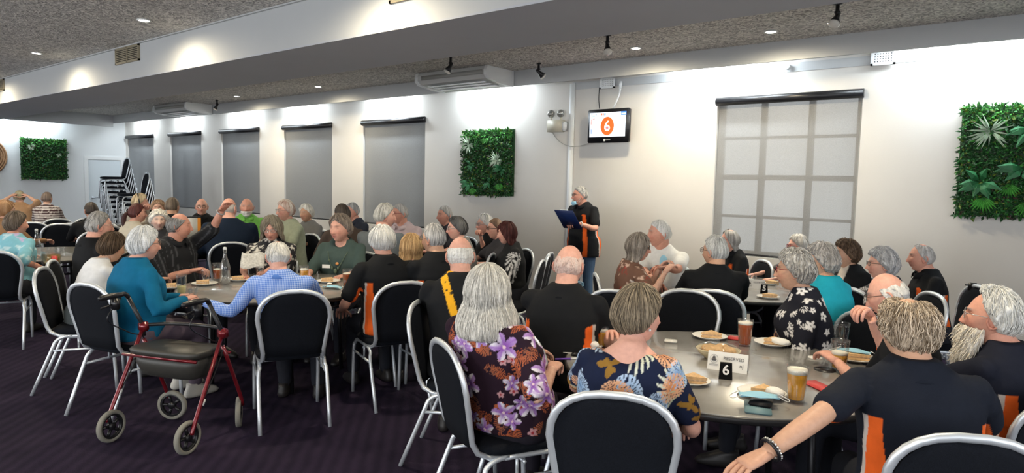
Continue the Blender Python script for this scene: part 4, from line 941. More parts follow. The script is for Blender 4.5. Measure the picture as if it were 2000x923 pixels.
def cloth_color(J, V, N):
    base = np.array(J['shirtcol'], float); col = np.repeat(base[None], len(V), 0); p = J['pattern']; k, g = J['k'], J['g']; pel = J['pel']; L = (V - pel) / k
    dm = np.full(len(V), 9.0); ta = np.zeros(len(V))
    for Sx, E, Tg in J['ARM']: d, t = seg_dist(V, Sx + (E - Sx) * .22, E); ta = np.where(d < dm, t, ta); dm = np.minimum(dm, d)
    arm = (dm < .078 * k) & (np.abs(L[:, 0]) > .12)
    if p == 'club':                              # black club polo with orange side panels edged in white
        yy = L[:, 1] - J['lean'] * np.clip(L[:, 2] / .6, 0, 1) ** 1.4; wv = .014 * np.sin(L[:, 2] * 9); s_ = np.arctan2(yy, np.abs(L[:, 0]))
        top = .36 - .0 * yy; lo = sstep(.36, .12, L[:, 2])
        cen = -.42 + wv * 4; hw = .20 + .22 * lo; ins = (~arm) & (np.abs(s_ - cen) < hw * .6) & (L[:, 2] < top) & (np.abs(L[:, 0]) > .07); edge = (~arm) & (np.abs(np.abs(s_ - cen) - hw * .6) < .045) & (L[:, 2] < top) & (s_ > cen)
        col[ins] = (.80, .13, .02); col[edge] = (.55, .50, .46)
        fr = (~arm) & (np.abs(s_ - .75) < .14) & (L[:, 2] < .40); col[fr] = (.80, .13, .02)
        for i, (Sx, E, Tg) in enumerate(J['ARM']):
            ab = E - Sx; ab /= np.linalg.norm(ab); q = (V - Sx) - ((V - Sx) @ ab)[:, None] * ab; pole = np.array([0, -.35, -1.0]); pole -= ab * (pole @ ab); pole /= np.linalg.norm(pole) + 1e-9
            cs = (q @ pole) / (np.linalg.norm(q, axis=1) + 1e-9); mm = arm & (np.sign(V[:, 0]) == (-1, 1)[i]) & (cs > .93) & (ta > .30); col[mm] = (.80, .13, .02)
    elif p == 'hibiscus':
        for s_, c_, n_ in ((11, (.40, .085, .03), 46), (12, (.30, .06, .03), 40), (13, (.10, .06, .05), 34)): stamp(V, N, n_, .085, mk_fan(c_, (.50, .14, .06), 13, 1.0), col, s_)
        stamp(V, N, 60, .022, st_small, col, 14); stamp(V, N, 52, .060, st_flower, col, 21); stamp(V, N, 26, .042, st_flower, col, 22)
    elif p == 'tropic':
        stamp(V, N, 16, .12, mk_fan((.30, .36, .18), (.70, .72, .62), 11, 1.5), col, 31); stamp(V, N, 14, .085, st_monstera((.16, .30, .52), (.55, .68, .85)), col, 32)
        stamp(V, N, 11, .075, st_monstera((.62, .22, .07), (.80, .52, .34)), col, 33); stamp(V, N, 8, .10, mk_fan((.15, .28, .45), (.62, .74, .88), 9, 1.3), col, 34); stamp(V, N, 7, .055, st_blob((.30, .16, .03)), col, 35)
    elif p == 'bw': stamp(V, N, 90, .030, st_small_w, col, 41, jitter=.5); stamp(V, N, 40, .05, mk_fan((.75, .75, .76), (.7, .7, .7), 7, 1.2), col, 42)
    elif p == 'bwdense': stamp(V, N, 190, .034, st_blob((.66, .64, .58)), col, 43, jitter=.5)
    elif p == 'brownprint': stamp(V, N, 60, .035, st_blob((.55, .38, .30)), col, 44, jitter=.5); stamp(V, N, 60, .028, st_blob((.30, .05, .04)), col, 45); stamp(V, N, 20, .03, st_blob((.75, .68, .62)), col, 46)
    elif p == 'aqua': stamp(V, N, 26, .07, st_blob((.45, .62, .68)), col, 47); stamp(V, N, 16, .05, st_blob((.50, .42, .66)), col, 48)
    elif p == 'stripesh': m_ = (L[:, 2] * 22) % 1 < .45; col[m_] = (.62, .58, .56)
    elif p == 'stripesleeve': u = (np.arctan2(V[:, 1] - J['SHO'][0][1], V[:, 2] - J['SHO'][0][2]) * 5) % 1 < .5; col[arm & u] = (.7, .7, .7)
    elif p == 'pinstripe': m_ = (np.abs(L[:, 0]) * 26) % 1 < .14; col[m_] = base * 3.2 + .015
    elif p == 'check': pass
    elif p == 'braces':
        yy = L[:, 1]; z = L[:, 2]; back = yy < .0 + J['lean'] * .5
        x1 = np.where(z > .12, (z - .12) * .33, 0); m_ = back & (np.abs(np.abs(L[:, 0]) - x1) < .024) & (z > -.05); m_ &= ~arm
        f_ = (~back) & (np.abs(np.abs(L[:, 0]) - .10) < .02) & ~arm; col[m_ | f_] = (.80, .40, .02); dk = (smooth_noise(V, 150, 5) > 1.3) & (m_ | f_); col[dk] = (.05, .04, .02)
    elif p == 'print': m_ = (L[:, 1] > .05) & (np.abs(L[:, 0]) < .12) & (L[:, 2] < .34) & (smooth_noise(V, 55, 6) > .35); col[m_] = (.33, .30, .22); m2 = (L[:, 1] > .05) & (np.abs(L[:, 0]) < .14) & (L[:, 2] < .18) & (smooth_noise(V * [1, 1, 3], 30, 8) > -.3); col[m2] = (.36, .30, .22)
    elif p == 'waistcoat': m_ = (L[:, 1] > .04) & (np.abs(L[:, 0]) < .045 + .0 * L[:, 2]) & (L[:, 2] > .1); col[m_] = (.68, .62, .54)
    return col
def st_small_w(x, y, R, g): r = np.hypot(x, y) / R; a = np.arctan2(y, x); return [(r < .35 + .65 * np.abs(np.cos(a * 2.5)) ** .8, np.array([.75, .75, .76])), (r < .2, np.array([.1, .1, .1]))]

def check_cloth():
    m = bpy.data.materials.new('blue_check_cloth'); m.use_nodes = True; nt = m.node_tree; b = nt.nodes['Principled BSDF']; b.inputs['Roughness'].default_value = .85
    tc = nt.nodes.new('ShaderNodeTexCoord'); sp = nt.nodes.new('ShaderNodeSeparateXYZ'); nt.links.new(tc.outputs['Object'], sp.inputs[0]); prev = None
    for ax, sc, amt in (('X', 95, .55), ('Z', 75, .35)):
        mu = nt.nodes.new('ShaderNodeMath'); mu.operation = 'MULTIPLY'; mu.inputs[1].default_value = sc; nt.links.new(sp.outputs[ax], mu.inputs[0])
        fr = nt.nodes.new('ShaderNodeMath'); fr.operation = 'FRACT'; nt.links.new(mu.outputs[0], fr.inputs[0])
        lt = nt.nodes.new('ShaderNodeMath'); lt.operation = 'LESS_THAN'; lt.inputs[1].default_value = .28; nt.links.new(fr.outputs[0], lt.inputs[0])
        k = nt.nodes.new('ShaderNodeMath'); k.operation = 'MULTIPLY'; k.inputs[1].default_value = amt; nt.links.new(lt.outputs[0], k.inputs[0]); 
        if prev: ad = nt.nodes.new('ShaderNodeMath'); ad.operation = 'ADD'; nt.links.new(prev, ad.inputs[0]); nt.links.new(k.outputs[0], ad.inputs[1]); prev = ad.outputs[0]
        else: prev = k.outputs[0]
    mx = nt.nodes.new('ShaderNodeMix'); mx.data_type = 'RGBA'; mx.inputs[6].default_value = (.085, .20, .60, 1); mx.inputs[7].default_value = (.60, .72, .92, 1); nt.links.new(prev, mx.inputs[0]); nt.links.new(mx.outputs[2], b.inputs['Base Color']); return m
M['check'] = check_cloth()

def build_person(J, seed):
    near, k, fem, HM = J['near'], J['k'], J['fem'], J['HM']; sk = np.array(SKIN[J['skin']]) * (1 + J['tone'])
    # one continuous body mesh: torso, limbs, neck, head, ears and hands
    Vb, Fb = J['geo']['body']; mb = MB().add(Vb, Fb); cb = np.repeat(sk[None], len(Vb), 0); cols = [cb]
    U, Fh = head_grid(*((100, 128) if near == 2 else (56, 72) if near else (40, 52))); Ph = head_pos(U, fem)
    if J['g'] > 1.08: Ph[:, 0] *= 1 + .10 * sstep(.0, -.06, Ph[:, 2]) * min(1, (J['g'] - 1) * 4)
    hcol = np.repeat(sk[None], len(U), 0); f = sstep(.3, .6, U[:, 1])
    Gf = lambda cx, cz, sx, sz: (np.exp(-((np.abs(Ph[:, 0]) - cx) / sx) ** 2 - ((Ph[:, 2] - cz) / sz) ** 2) * f)[:, None]
    red = np.array([.58, .17, .13]); brow = np.array(J['hc'][0]) * .55
    hcol = hcol * (1 - .35 * Gf(.04, -.025, .02, .02)) + red * .35 * Gf(.04, -.025, .02, .02); hcol = hcol * (1 - .4 * Gf(0, -.03, .014, .014)) + red * .4 * Gf(0, -.03, .014, .014)
    lip = np.clip(Gf(0, -.0545, .021, .0055) + Gf(0, -.067, .018, .0055), 0, 1) * .75; hcol = hcol * (1 - lip) + np.array([.45, .13, .12]) * lip
    mth = np.clip(Gf(0, -.0605, .024, .0018), 0, 1) * .8; hcol = hcol * (1 - mth) + np.array([.10, .02, .02]) * mth
    bw_ = np.clip(Gf(.031, .033, .016, .0042) * 1.3, 0, 1) * .7; hcol = hcol * (1 - bw_) + brow * bw_
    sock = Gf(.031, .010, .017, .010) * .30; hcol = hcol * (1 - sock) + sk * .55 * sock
    if J['hair'] not in ('bald',): 
        cap = sstep(.25, .55, U[:, 2])[:, None] * .0; hcol = hcol * (1 - cap) + np.array(J['hc'][0]) * cap
    if J['hair'] in ('bald', 'fringe'): c_ = (sstep(.55, .9, U[:, 2]) * .25)[:, None]; hcol = hcol * (1 - c_) + np.array([.68, .30, .22]) * c_
    mb.add(tf(Ph, HM), Fh); cols.append(hcol)
    for sx in (-1, 1): Ve, Fe = ear_geo(sx); mb.add(tf(Ve, HM), Fe); cols.append(np.repeat((sk * .75 + red * .25)[None], len(Ve), 0))
    for i, (Sx, E, Tg) in enumerate(J['ARM']):
        if not near and J['curl'][i] is None: continue
        Vh, Fq = hand_geo(J['curl'][i], right=(i == 1), seg=8 if near else 6); hm = frame_mat(Tg, (Tg - E) * np.array([1, 1, .6]) if J['palm'][i] == (0, 0, 1) else Tg - E, np.array(J['palm'][i], float)); hm[:3, :3] *= k * (.92 if fem else 1.04)
        mb.add(tf(Vh, hm), Fq); cols.append(np.repeat((sk * .9 + red * .1)[None], len(Vh), 0))
    V, Fc = mb.arr(); o = mk('person', V, Fc, M['skin'], None, True, np.clip(np.concatenate(cols), 0, 1)); o.location = J['loc']; o.rotation_euler = (0, 0, J['rz'])
    tag(o, J['label'], 'person', J['group'])
    # eyes
    for sx in (-1, 1):
        yc = head_pos(np.array([[sx * .40, .88, .12]]) / np.linalg.norm([.40, .88, .12]), fem)[0][1]; mbE = MB().add(*ell((0, 0, 0), (.0125, .0125, .0125), 12, 8)); Ve, Fe = mbE.arr(); cE = tf(Ve + np.array([sx * .031, yc - .0115, .0135]), HM)
        e = mk('eye', cE, Fe, M['eye'], o); mbI = MB().add(*ell((sx * .031, yc - .0007, .0130), (.0058, .0022, .0058), 10, 6)); Vi, Fi = mbI.arr(); mk('iris', tf(Vi, HM), Fi, M['iris'], e)
        ld = MB().add(*ell((sx * .031, yc - .0095, .0165), (.0155, .0132, .0100), 12, 8)); Vl, Fl = ld.arr(); 
        mk('eyelid', tf(Vl, HM), Fl, M['skin'], o, col=np.repeat((sk * .88)[None], len(Vl), 0))
    # hair
    if J['hair']:
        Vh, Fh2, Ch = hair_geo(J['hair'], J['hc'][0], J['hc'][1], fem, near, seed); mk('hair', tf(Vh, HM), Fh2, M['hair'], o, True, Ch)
    if J['beard'] is not None:
        Vh, Fh2, Ch = beard_geo(J['hc'][0] if len(J['beard']) < 2 else J['beard'][1], J['hc'][1] if len(J['beard']) < 3 else J['beard'][2], fem, J['beard'][0], near, seed); mk('beard', tf(Vh, HM), Fh2, M['hair'], o, True, Ch)
    # shirt
    Vs, Fs = J['geo']['shirt']
    if near == 2 and J['pattern'] in ('hibiscus', 'tropic', 'bw', 'club') or (near and J['pattern'] in ('bw', 'braces')):
        bm = bmesh.new(); vv = [bm.verts.new(v) for v in Vs]; [bm.faces.new([vv[i] for i in f_]) for f_ in Fs]; bmesh.ops.subdivide_edges(bm, edges=bm.edges[:], cuts=1, use_grid_fill=True)
        bm.verts.index_update(); Vs = np.array([v.co[:] for v in bm.verts]); Fs = [[v.index for v in f_.verts] for f_ in bm.faces]; bm.free()
    N = vnormals(Vs, Fs)
    if near:                                        # folds of the cloth, gathered at the waist and the armpits
        dm = np.full(len(Vs), 9.0)
        for Sx, E, Tg in J['ARM']: dm = np.minimum(dm, np.linalg.norm(Vs - (Sx * .8 + E * .2), axis=1))
        L = (Vs - J['pel']) / k; wt = .25 + np.exp(-((L[:, 2] - .05) / .10) ** 2) + .9 * np.exp(-(dm / .12) ** 2)
        Vs = Vs + N * (wt * .0042 * (smooth_noise(L * np.array([.7, .7, 1.5]), 26, seed) + .5 * smooth_noise(L, 55, seed + 1)))[:, None]
    else:
        L = (Vs - J['pel']) / k; Vs = Vs + N * (.004 * smooth_noise(L * np.array([.8, .8, 1.3]), 24, seed))[:, None]
    cs = cloth_color(J, Vs, N)
    if J['neckline']:                               # scooped neckline: press the cloth under the skin near the neck
        dn = np.linalg.norm((Vs - (J['nb'] + np.array([0, .012, .03]))) * np.array([1, 1, .8]), axis=1); q = sstep(J['neckline'] + .012, J['neckline'] - .012, dn); Vs = Vs - N * (q * .045)[:, None]
    shm = mk('shirt', Vs, Fs, M['check'] if J['pattern'] == 'check' else M['cloth'], o, True, np.clip(cs, 0, 1))
    ctr = J['nb']; ax = J['nt'] - J['nb']; ax = ax / np.linalg.norm(ax)
    if J['collar']:
        bc = J['shirtcol'] if J['collar'] is True else J['collar']; V = []; Fq = []; n = 32; m_ = 5; rr = J['nr']
        for lv, (h, e) in enumerate(((.012, 1.32), (.040, 1.22), (.050, 1.26), (.040, 1.42), (.006, 1.62 if near else 1.7))):
            for j in range(n):
                a = -PI / 2 + .25 + (2 * PI - .5) * j / (n - 1) + PI; x, y = math.cos(a), math.sin(a); fr_ = max(0, y)
                dz = -.030 * fr_ ** 2; V.append(ctr + ax * (h + .018 + dz) + np.array([x * rr * e, y * rr * e * 1.05 - .002 + .018 * fr_, 0]))
        for lv in range(4):
            for j in range(n - 1): Fq.append((lv * n + j, lv * n + j + 1, (lv + 1) * n + j + 1, (lv + 1) * n + j))
        V = np.array(V); mk('collar', V, Fq, M['cloth'], o, True, np.repeat(np.array(bc)[None], len(V), 0)).modifiers.new('thickness', 'SOLIDIFY').thickness = .003
    Vt, Ft = J['geo']['trousers']; mk('trousers', Vt, Ft, M['cloth'], o, True, np.repeat(np.array(J['trcol'])[None], len(Vt), 0))
    for i, A in enumerate(J['AN']):
        toe = .02 * (1 if i else -1); V, Fq = rings([(0, .045, .004, .040, .125), (0, .045, .02, .046, .135), (0, .035, .045, .043, .12), (0, .005, .075, .037, .075), (0, -.025, .10, .034, .042)], 20, 2.6)
        mk('shoe', V + np.array([A[0] + toe * .3, A[1], A[2] - .083]), Fq, M['sneaker'] if J['bare'] == 'sneaker' else M['shoe'], o)
    if J['glasses']:
        gm = {'dark': M['lens'], 'silver': M['silverwire'], 'red': mat('maroon_frame', (.25, .02, .03), .3), 'sun': M['lens']}[J['glasses']]; g_ = MB(); th = .0016 if near else .0026; yf = .101
        for sx in (-1, 1):
            g_.tube([(sx * .033 + .024 * math.cos(a), yf - abs(.024 * math.cos(a) * sx + .033 * 1) * .0 - .008 * (abs(sx * .033 + .024 * math.cos(a)) / .057) ** 2, .010 + .018 * math.sin(a)) for a in np.linspace(0, 2 * PI, 21)], th, 5, cap=False)
            g_.tube([(sx * .057, yf - .008, .016), (sx * .072, .07, .016), (sx * .078, .01, .014), (sx * .077, -.015, .004)], th * 1.1, 5)
        g_.tube([(-.010, yf, .014), (0, yf + .002, .017), (.010, yf, .014)], th, 5); V, Fq = g_.arr(); go = mk('glasses', tf(V, HM), Fq, gm, o)
        for sx in (-1, 1):
            V = [(sx * .033 + .023 * math.cos(a), yf - .002 - .006 * (abs(sx * .033 + .023 * math.cos(a)) / .057) ** 2, .010 + .017 * math.sin(a)) for a in np.linspace(0, 2 * PI, 16, endpoint=False)]; n_ = 16; V2 = [(a, b - .001, c) for a, b, c in V]
            mk('lens', tf(np.array(V + V2), HM), [tuple(range(n_)), tuple(range(2 * n_ - 1, n_ - 1, -1))] + [(i, (i + 1) % n_, (i + 1) % n_ + n_, i + n_) for i in range(n_)], M['glossblack'] if J['glasses'] == 'sun' else M['glass'], go)
    if J['mask']:
        V = []; Fq = []; nx, nz = 13, 6; dz = -.105 if J['mask'] == 'chin' else -.115
        for j in range(nz):
            for i in range(nx):
                a = -1.15 + 2.3 * i / (nx - 1); t_ = j / (nz - 1); r = .060 + .014 * math.sin(PI * t_) + .003 * math.sin(t_ * 18); V.append((r * .95 * math.sin(a), .035 + r * math.cos(a) * .95 + .008 * t_, dz + .045 * (t_ - .5) * (1 - .35 * abs(a) / 1.15) * 1.2 + .012 * abs(a)))
        for j in range(nz - 1):
            for i in range(nx - 1): q = j * nx + i; Fq.append((q, q + 1, q + nx + 1, q + nx))
        mo = mk('face_mask', tf(np.array(V), HM), Fq, M['maskblue'], o); mo.modifiers.new('thickness', 'SOLIDIFY').thickness = .003
        lp = MB()
        for sx in (-1, 1): lp.tube([(sx * .052, .065, dz + .02), (sx * .068, .03, -.05), (sx * .078, -.01, .02), (sx * .074, -.028, -.01), (sx * .06, .02, -.07), (sx * .052, .06, dz - .01)], .0013, 4, sm=4)
        V, Fq = lp.arr(); mk('ear_loop', tf(V, HM), Fq, M['paper'], mo)
    return o

# hair colour pairs (dark strand, light strand)
WH = ((.50, .50, .48), (.80, .80, .77)); GR = ((.20, .20, .19), (.55, .54, .52)); SG = ((.30, .31, .31), (.68, .69, .68)); BR = ((.050, .032, .020), (.16, .105, .065))
SB = ((.13, .085, .045), (.46, .34, .21)); MG = ((.09, .075, .058), (.36, .29, .20)); DK = ((.018, .014, .012), (.07, .055, .045)); BL = ((.32, .20, .09), (.62, .43, .23)); RD = ((.035, .010, .010), (.11, .028, .025)); DG = ((.05, .05, .052), (.16, .16, .16))
BLK = (.010, .011, .013); NVY = (.010, .014, .030)
def P(who, extra, px, py, d, sa, hsa, **kw):
    lab = (who + ' ' + extra).strip(); cl = kw.pop('cl', None)
    return person('person ' + lab, px, py, d, sa, hsa, chair_label='black banquet chair under the person ' + (cl or who), **kw)
# --- table 6, nearest
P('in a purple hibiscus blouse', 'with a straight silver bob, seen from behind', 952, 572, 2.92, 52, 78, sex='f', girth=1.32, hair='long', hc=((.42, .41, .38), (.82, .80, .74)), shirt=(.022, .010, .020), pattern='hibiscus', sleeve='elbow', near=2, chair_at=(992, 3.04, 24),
  hands=[('l', -.02, .42, .73), ('px', 1078, 722, 2.95)], curl=(.6, .7), lean=.10, trousers=(.015, .013, .02))
P('in a navy leaf-print top', 'with short brown-grey hair and pearl earring', 1246, 618, 2.56, 80, 38, sex='f', girth=1.10, hair='layered', hc=MG, shirt=(.010, .016, .045), pattern='tropic', sleeve='short', near=2, chair_at=(1218, 2.53, 88), neckline=.115,
  hands=[('t', -.18), ('l', .24, .25, .62)], lean=.10, skin='pink', trousers=(.01, .016, .045))
P('with curly sandy hair', 'and thinning crown, in a dark orange-sided polo', 1772, 645, 2.33, 108, 128, sex='m', girth=1.12, hair='wild', hc=((.15, .10, .055), (.74, .62, .48)), shirt=(.010, .013, .022), pattern='club', near=2, collar=True, chair_at=(1846, 2.20, 112),
  hands=[('px', 1480, 897, 2.08, (.3, -.6, .4)), ('l', .24, .42, .78)], curl=(.45, .5), lean=.09, skin='tan', glasses='dark')
P('with a long white beard', 'and glasses in a black shirt', 1936, 622, 2.70, 150, 178, tilt=4, sex='m', girth=1.05, hair='swept', hc=((.52, .52, .50), (.84, .84, .80)), shirt=(.010, .012, .022), pattern='club', near=2, collar=True, beard=(1.0, (.56, .49, .38), (.90, .87, .80)),
  glasses='silver', skin='ruddy', lean=.0, chair_at=(2030, 2.6, 125), hands=[('t', -.12), ('l', .2, .35, .62)])
P('resting his face on his hand', 'beyond the curly-haired man at table 6', 1736, 578, 3.15, 168, 172, tilt=-16, sex='m', girth=1.1, hair='bald', hc=WH, shirt=BLK, pattern='club', near=1, collar=True, hands=[('l', -.10, .34, .80), ('px', 1700, 618, 3.0, (0.2, -.1, -1))], curl=(.5, .9), lean=.13, skin='pink', glasses='dark')
P('in a black and white flower-print blouse', 'with curly grey hair and glasses', 1551, 530, 3.85, 188, 178, sex='f', girth=1.06, hair='curly', hc=((.18, .17, .155), (.55, .55, .54)), shirt=(.012, .013, .022), pattern='bw', sleeve='elbow', near=1, glasses='red', lean=.08, chair_sa=215, chair_off=(0, -.05), skin='tan', hands=[('lap',), ('lap',)])
P('bald with a blue mask under his chin', 'in a black and orange polo', 1112, 520, 3.68, 72, 70, tilt=-4, sex='m', girth=1.10, hair='bald', hc=((.60, .42, .36), (.64, .52, .47)), shirt=BLK, pattern='club', near=1, collar=True, mask='ear', skin='pink', chair_sa=50, chair_off=(-.05, -.04),
  hands=[('px', 1143, 588, 4.1), ('px', 1195, 652, 3.45)], curl=(.8, .3), lean=.10)
# --- table 5
P('in a plain black shirt', 'with cropped grey hair seated at table 5', 1397, 492, 4.98, 98, 142, sex='m', girth=1.12, hair='short', hc=SG, shirt=BLK, near=1, collar=True, glasses='dark', skin='tan', chair_at=(1402, 4.88, 88), lean=.06, headscale=1.06)
P('with long grey swept-back hair', 'and glasses beside the wide window', 1426, 470, 6.6, 205, 192, sex='m', hair='mullet', hc=((.12, .115, .11), (.42, .41, .39)), shirt=BLK, pattern='club', collar=True, glasses='red', skin='pink', hands=[('lap',), ('lap',)])
P('in a white printed t-shirt', 'with short white hair', 1288, 457, 5.95, 252, 195, sex='m', girth=1.12, hair='short', hc=WH, shirt=(.74, .75, .74), pattern='print', near=1, skin='ruddy', hands=[('px', 1297, 521, 5.45), ('px', 1285, 560, 5.5)], curl=(.5, .4), lean=.02, mask=None)
P('in sunglasses and a rust-patterned top', 'with a grey-brown bob', 1246, 484, 5.35, 20, 2, sex='f', hair='bob', hc=((.13, .11, .09), (.42, .37, .32)), shirt=(.16, .085, .06), pattern='brownprint', sleeve='elbow', near=1, glasses='sun', skin='fair', neckline=.09, lean=.02, chair_sa=10, hands=[('px', 1290, 522, 5.3), ('px', 1300, 530, 5.1)])
P('in a bright turquoise top', 'with curly grey hair', 1604, 512, 4.42, 142, 185, sex='f', girth=1.02, hair='curly', hc=((.26, .25, .24), (.62, .60, .58)), shirt=(.02, .42, .56), sleeve='long', near=1, skin='tan', glasses=None, hands=[('lap',), ('lap',)])
P('with red glasses and short silver hair', 'before the wide window', 1558, 482, 6.45, 215, 200, sex='f', hair='layered', hc=((.30, .28, .25), (.62, .60, .56)), shirt=(.10, .10, .11), glasses='red', skin='pink')
P('in a black cardigan over white', 'with dark brown curly hair and a round badge', 1653, 497, 5.4, 222, 200, sex='f', girth=1.05, hair='curly', hc=((.055, .035, .022), (.19, .12, .075)), shirt=BLK, pattern='waistcoat', sleeve='long', near=1, skin='tan', hands=[('lap',), ('lap',)])
P('with curly silver hair and thin glasses', 'half hidden by a bald man', 1722, 517, 4.75, 205, 195, sex='f', hair='curly', hc=((.32, .33, .35), (.70, .70, .72)), shirt=(.06, .06, .07), pattern='bw', glasses='dark', skin='pink', near=1)
P('in a dark polo by the right wall', 'with receding grey hair, looking left', 1800, 504, 5.2, 198, 190, sex='m', girth=1.1, hair='thin', hc=((.35, .33, .31), (.62, .60, .58)), shirt=BLK, pattern='club', collar=True, skin='ruddy', near=1, chair_sa=205, chair_off=(0, -.05), hands=[('lap',), ('lap',)])
# --- middle
P('bald on top with yellow braces', 'over a black shirt, seen from behind', 899, 500, 4.05, 90, 92, sex='m', girth=1.16, hair='bald', hc=WH, shirt=BLK, pattern='braces', near=1, skin='pink', chair_at=(915, 3.85, -12), collar=True)
P('with a cropped grey head and glasses', 'beyond the man with yellow braces', 847, 468, 5.1, 118, 140, sex='m', girth=1.1, hair='short', hc=((.20, .20, .20), (.58, .58, .58)), shirt=BLK, pattern='club', near=1, collar=True, glasses='dark', skin='tan')
P('with straight golden hair', 'between two grey-haired men', 803, 484, 5.6, 105, 120, sex='f', girth=.95, hair='bob', hc=BL, shirt=(.70, .68, .66), near=1, sleeve='none', neckline=.10, skin='pink')
P('with thick white hair', 'in a dark orange-sided polo at the swing-top bottle table', 746, 473, 4.98, 112, 104, sex='m', girth=1.16, hair='thick', hc=((.46, .47, .47), (.80, .80, .78)), shirt=BLK, pattern='club', near=1, collar=True, chair_at=(764, 4.92, 110), hands=[('l', -.28, .26, .64), ('t', .16)], skin='pink')
P('in a dark green top with necklace', 'and white name badge', 664, 447, 6.2, 250, 232, sex='f', girth=1.18, hair='layered', hc=((.10, .085, .075), (.30, .25, .21)), shirt=(.055, .085, .08), sleeve='elbow', near=1, neckline=.085, skin='pink', headscale=1.08, kmax=1.15)
P('in a blue checked shirt', 'with a balding white head bowed over', 543, 502, 4.55, 78, 95, tilt=-14, roll=0, sex='m', girth=1.12, hair='thin', hc=((.42, .42, .40), (.72, .71, .68)), shirt=(.1, .2, .6), pattern='check', near=1, sleeve='long', lean=.16, chair_at=(565, 4.46, 96), hands=[('px', 398, 590, 4.45), ('t', .12)], skin='pink', collar=(.10, .22, .60), kmax=1.0)
P('in a teal long-sleeved top', 'with short white hair beside the red walker', 282, 478, 4.55, 28, 22, sex='f', girth=1.22, hair='layered', hc=((.52, .54, .55), (.84, .86, .87)), shirt=(.004, .12, .24), sleeve='long', near=1, glasses='dark', lean=.13, chair_at=(250, 4.56, 36), hands=[('px', 352, 578, 4.75), ('px', 362, 584, 4.6)], curl=(.8, .8), skin='pink', trousers=(.10, .075, .10), bare='sneaker')
P('in a white top', 'with dark brown hair, leaning in behind the teal woman', 219, 484, 5.15, 25, 35, tilt=-10, sex='f', girth=1.08, hair='layered', hc=BR, shirt=(.72, .73, .74), sleeve='short', near=1, lean=.16, chair_at=(168, 5.05, -14), skin='tan', trousers=(.10, .12, .13))
P('with cropped grey hair', 'in a black shirt behind the woman in white', 193, 442, 5.6, 22, 15, sex='m', girth=1.14, hair='short', hc=((.16, .16, .155), (.48, .47, .45)), shirt=BLK, sleeve='long', near=1, glasses='silver', chair_at=(182, 5.5, -10), skin='pink', collar=True)
P('raising one arm', 'in a black pinstriped shirt', 350, 442, 5.95, 312, 355, sex='m', girth=1.2, hair='fringe', hc=((.10, .10, .10), (.34, .33, .32)), shirt=(.020, .021, .024), pattern='pinstripe', sleeve='elbow', near=1, collar=True, skin='ruddy', hands=[('px', 440, 402, 5.95, (-.7, .1, -.9)), ('l', .10, .34, .80)], curl=(.2, .7))
P('reading a sheet of paper', 'in a black and white patterned blouse', 531, 447, 6.15, 268, 258, tilt=-12, sex='f', girth=1.2, hair='bob', hc=((.14, .12, .09), (.36, .32, .25)), shirt=(.03, .03, .035), pattern='bwdense', sleeve='short', near=1, glasses='silver', skin='pink', hands=[('px', 512, 536, 5.75), ('px', 478, 537, 5.75)], curl=(.9, .9))
P('in a pale blue blouse', 'with brown hair at the left edge', 32, 438, 6.4, 55, 22, sex='f', girth=1.12, hair='layered', hc=((.09, .07, .05), (.24, .19, .15)), shirt=(.20, .46, .56), pattern='aqua', sleeve='elbow', near=1, skin='ruddy', lean=.08, chair_sa=82, chair_off=(-.04, -.10), hands=[('t', -.14), ('px', 92, 527, 6.35)])
# --- far groups
P('with ginger-brown hair', 'at the very left edge', 12, 412, 8.0, 40, 20, sex='f', hair='layered', hc=((.25, .13, .06), (.5, .30, .16)), shirt=(.30, .17, .09), sleeve='long')
P('in a tan jacket with hands behind his head', 'at the far left', 38, 385, 12.0, 90, 88, sex='m', hair='short', hc=((.20, .18, .12), (.42, .38, .26)), shirt=(.42, .26, .15), sleeve='elbow', hands=[('l', -.12, -.05, 1.20), ('l', .12, -.05, 1.20)], curl=(.9, .9), seat=False)
P('in a striped jumper', 'far off under the green panel', 92, 388, 11.8, 80, 60, sex='f', hair='short', hc=((.10, .07, .06), (.26, .2, .16)), shirt=(.06, .03, .035), pattern='stripesh', sleeve='long', seat=False)
P('with black hair in black', 'in front of the chair stacks', 178, 412, 8.6, 100, 110, sex='m', hair='short', hc=DK, shirt=BLK, sleeve='long')
P('with a dark red ponytail', 'in a cream top', 268, 417, 8.0, 30, 12, sex='f', hair='ponytail', hc=RD, shirt=(.48, .44, .36), sleeve='long', skin='pink', hands=[('px', 288, 408, 8.1), ('t', .1)])
P('with a black headband', 'and fair hair by the chair stacks', 274, 396, 9.9, 20, 0, sex='f', hair='layered', hc=((.40, .32, .20), (.66, .55, .38)), shirt=(.30, .28, .25), skin='pink')
P('with light brown fringe', 'half hidden behind the white-haired lady', 309, 407, 9.6, 280, 265, sex='f', hair='layered', hc=((.24, .15, .09), (.46, .31, .2)), shirt=(.3, .22, .14))
P('smiling with short white hair', 'in a dark fleece, facing the room', 310, 431, 7.45, 285, 275, sex='f', girth=1.1, hair='curly', hc=((.58, .56, .50), (.84, .82, .76)), shirt=(.07, .07, .075), sleeve='long', skin='pale')
P('with a brown crop in black', 'seen from behind by the second blind', 337, 404, 9.0, 80, 60, sex='m', girth=1.15, hair='short', hc=((.08, .06, .045), (.22, .17, .125)), shirt=BLK, skin='tan')
P('bald with glasses in a black polo', 'with orange flash, facing the room', 394, 404, 9.6, 268, 268, sex='m', hair='bald', hc=GR, shirt=BLK, pattern='club', glasses='dark', skin='pink', collar=True)
P('in a navy jumper', 'with a pink balding head, seen from behind', 447, 408, 7.6, 95, 60, sex='m', girth=1.22, hair='bald', hc=((.50, .44, .40), (.62, .56, .52)), shirt=(.008, .016, .034), sleeve='long', skin='pink', chair_sa=92, kmax=1.15)
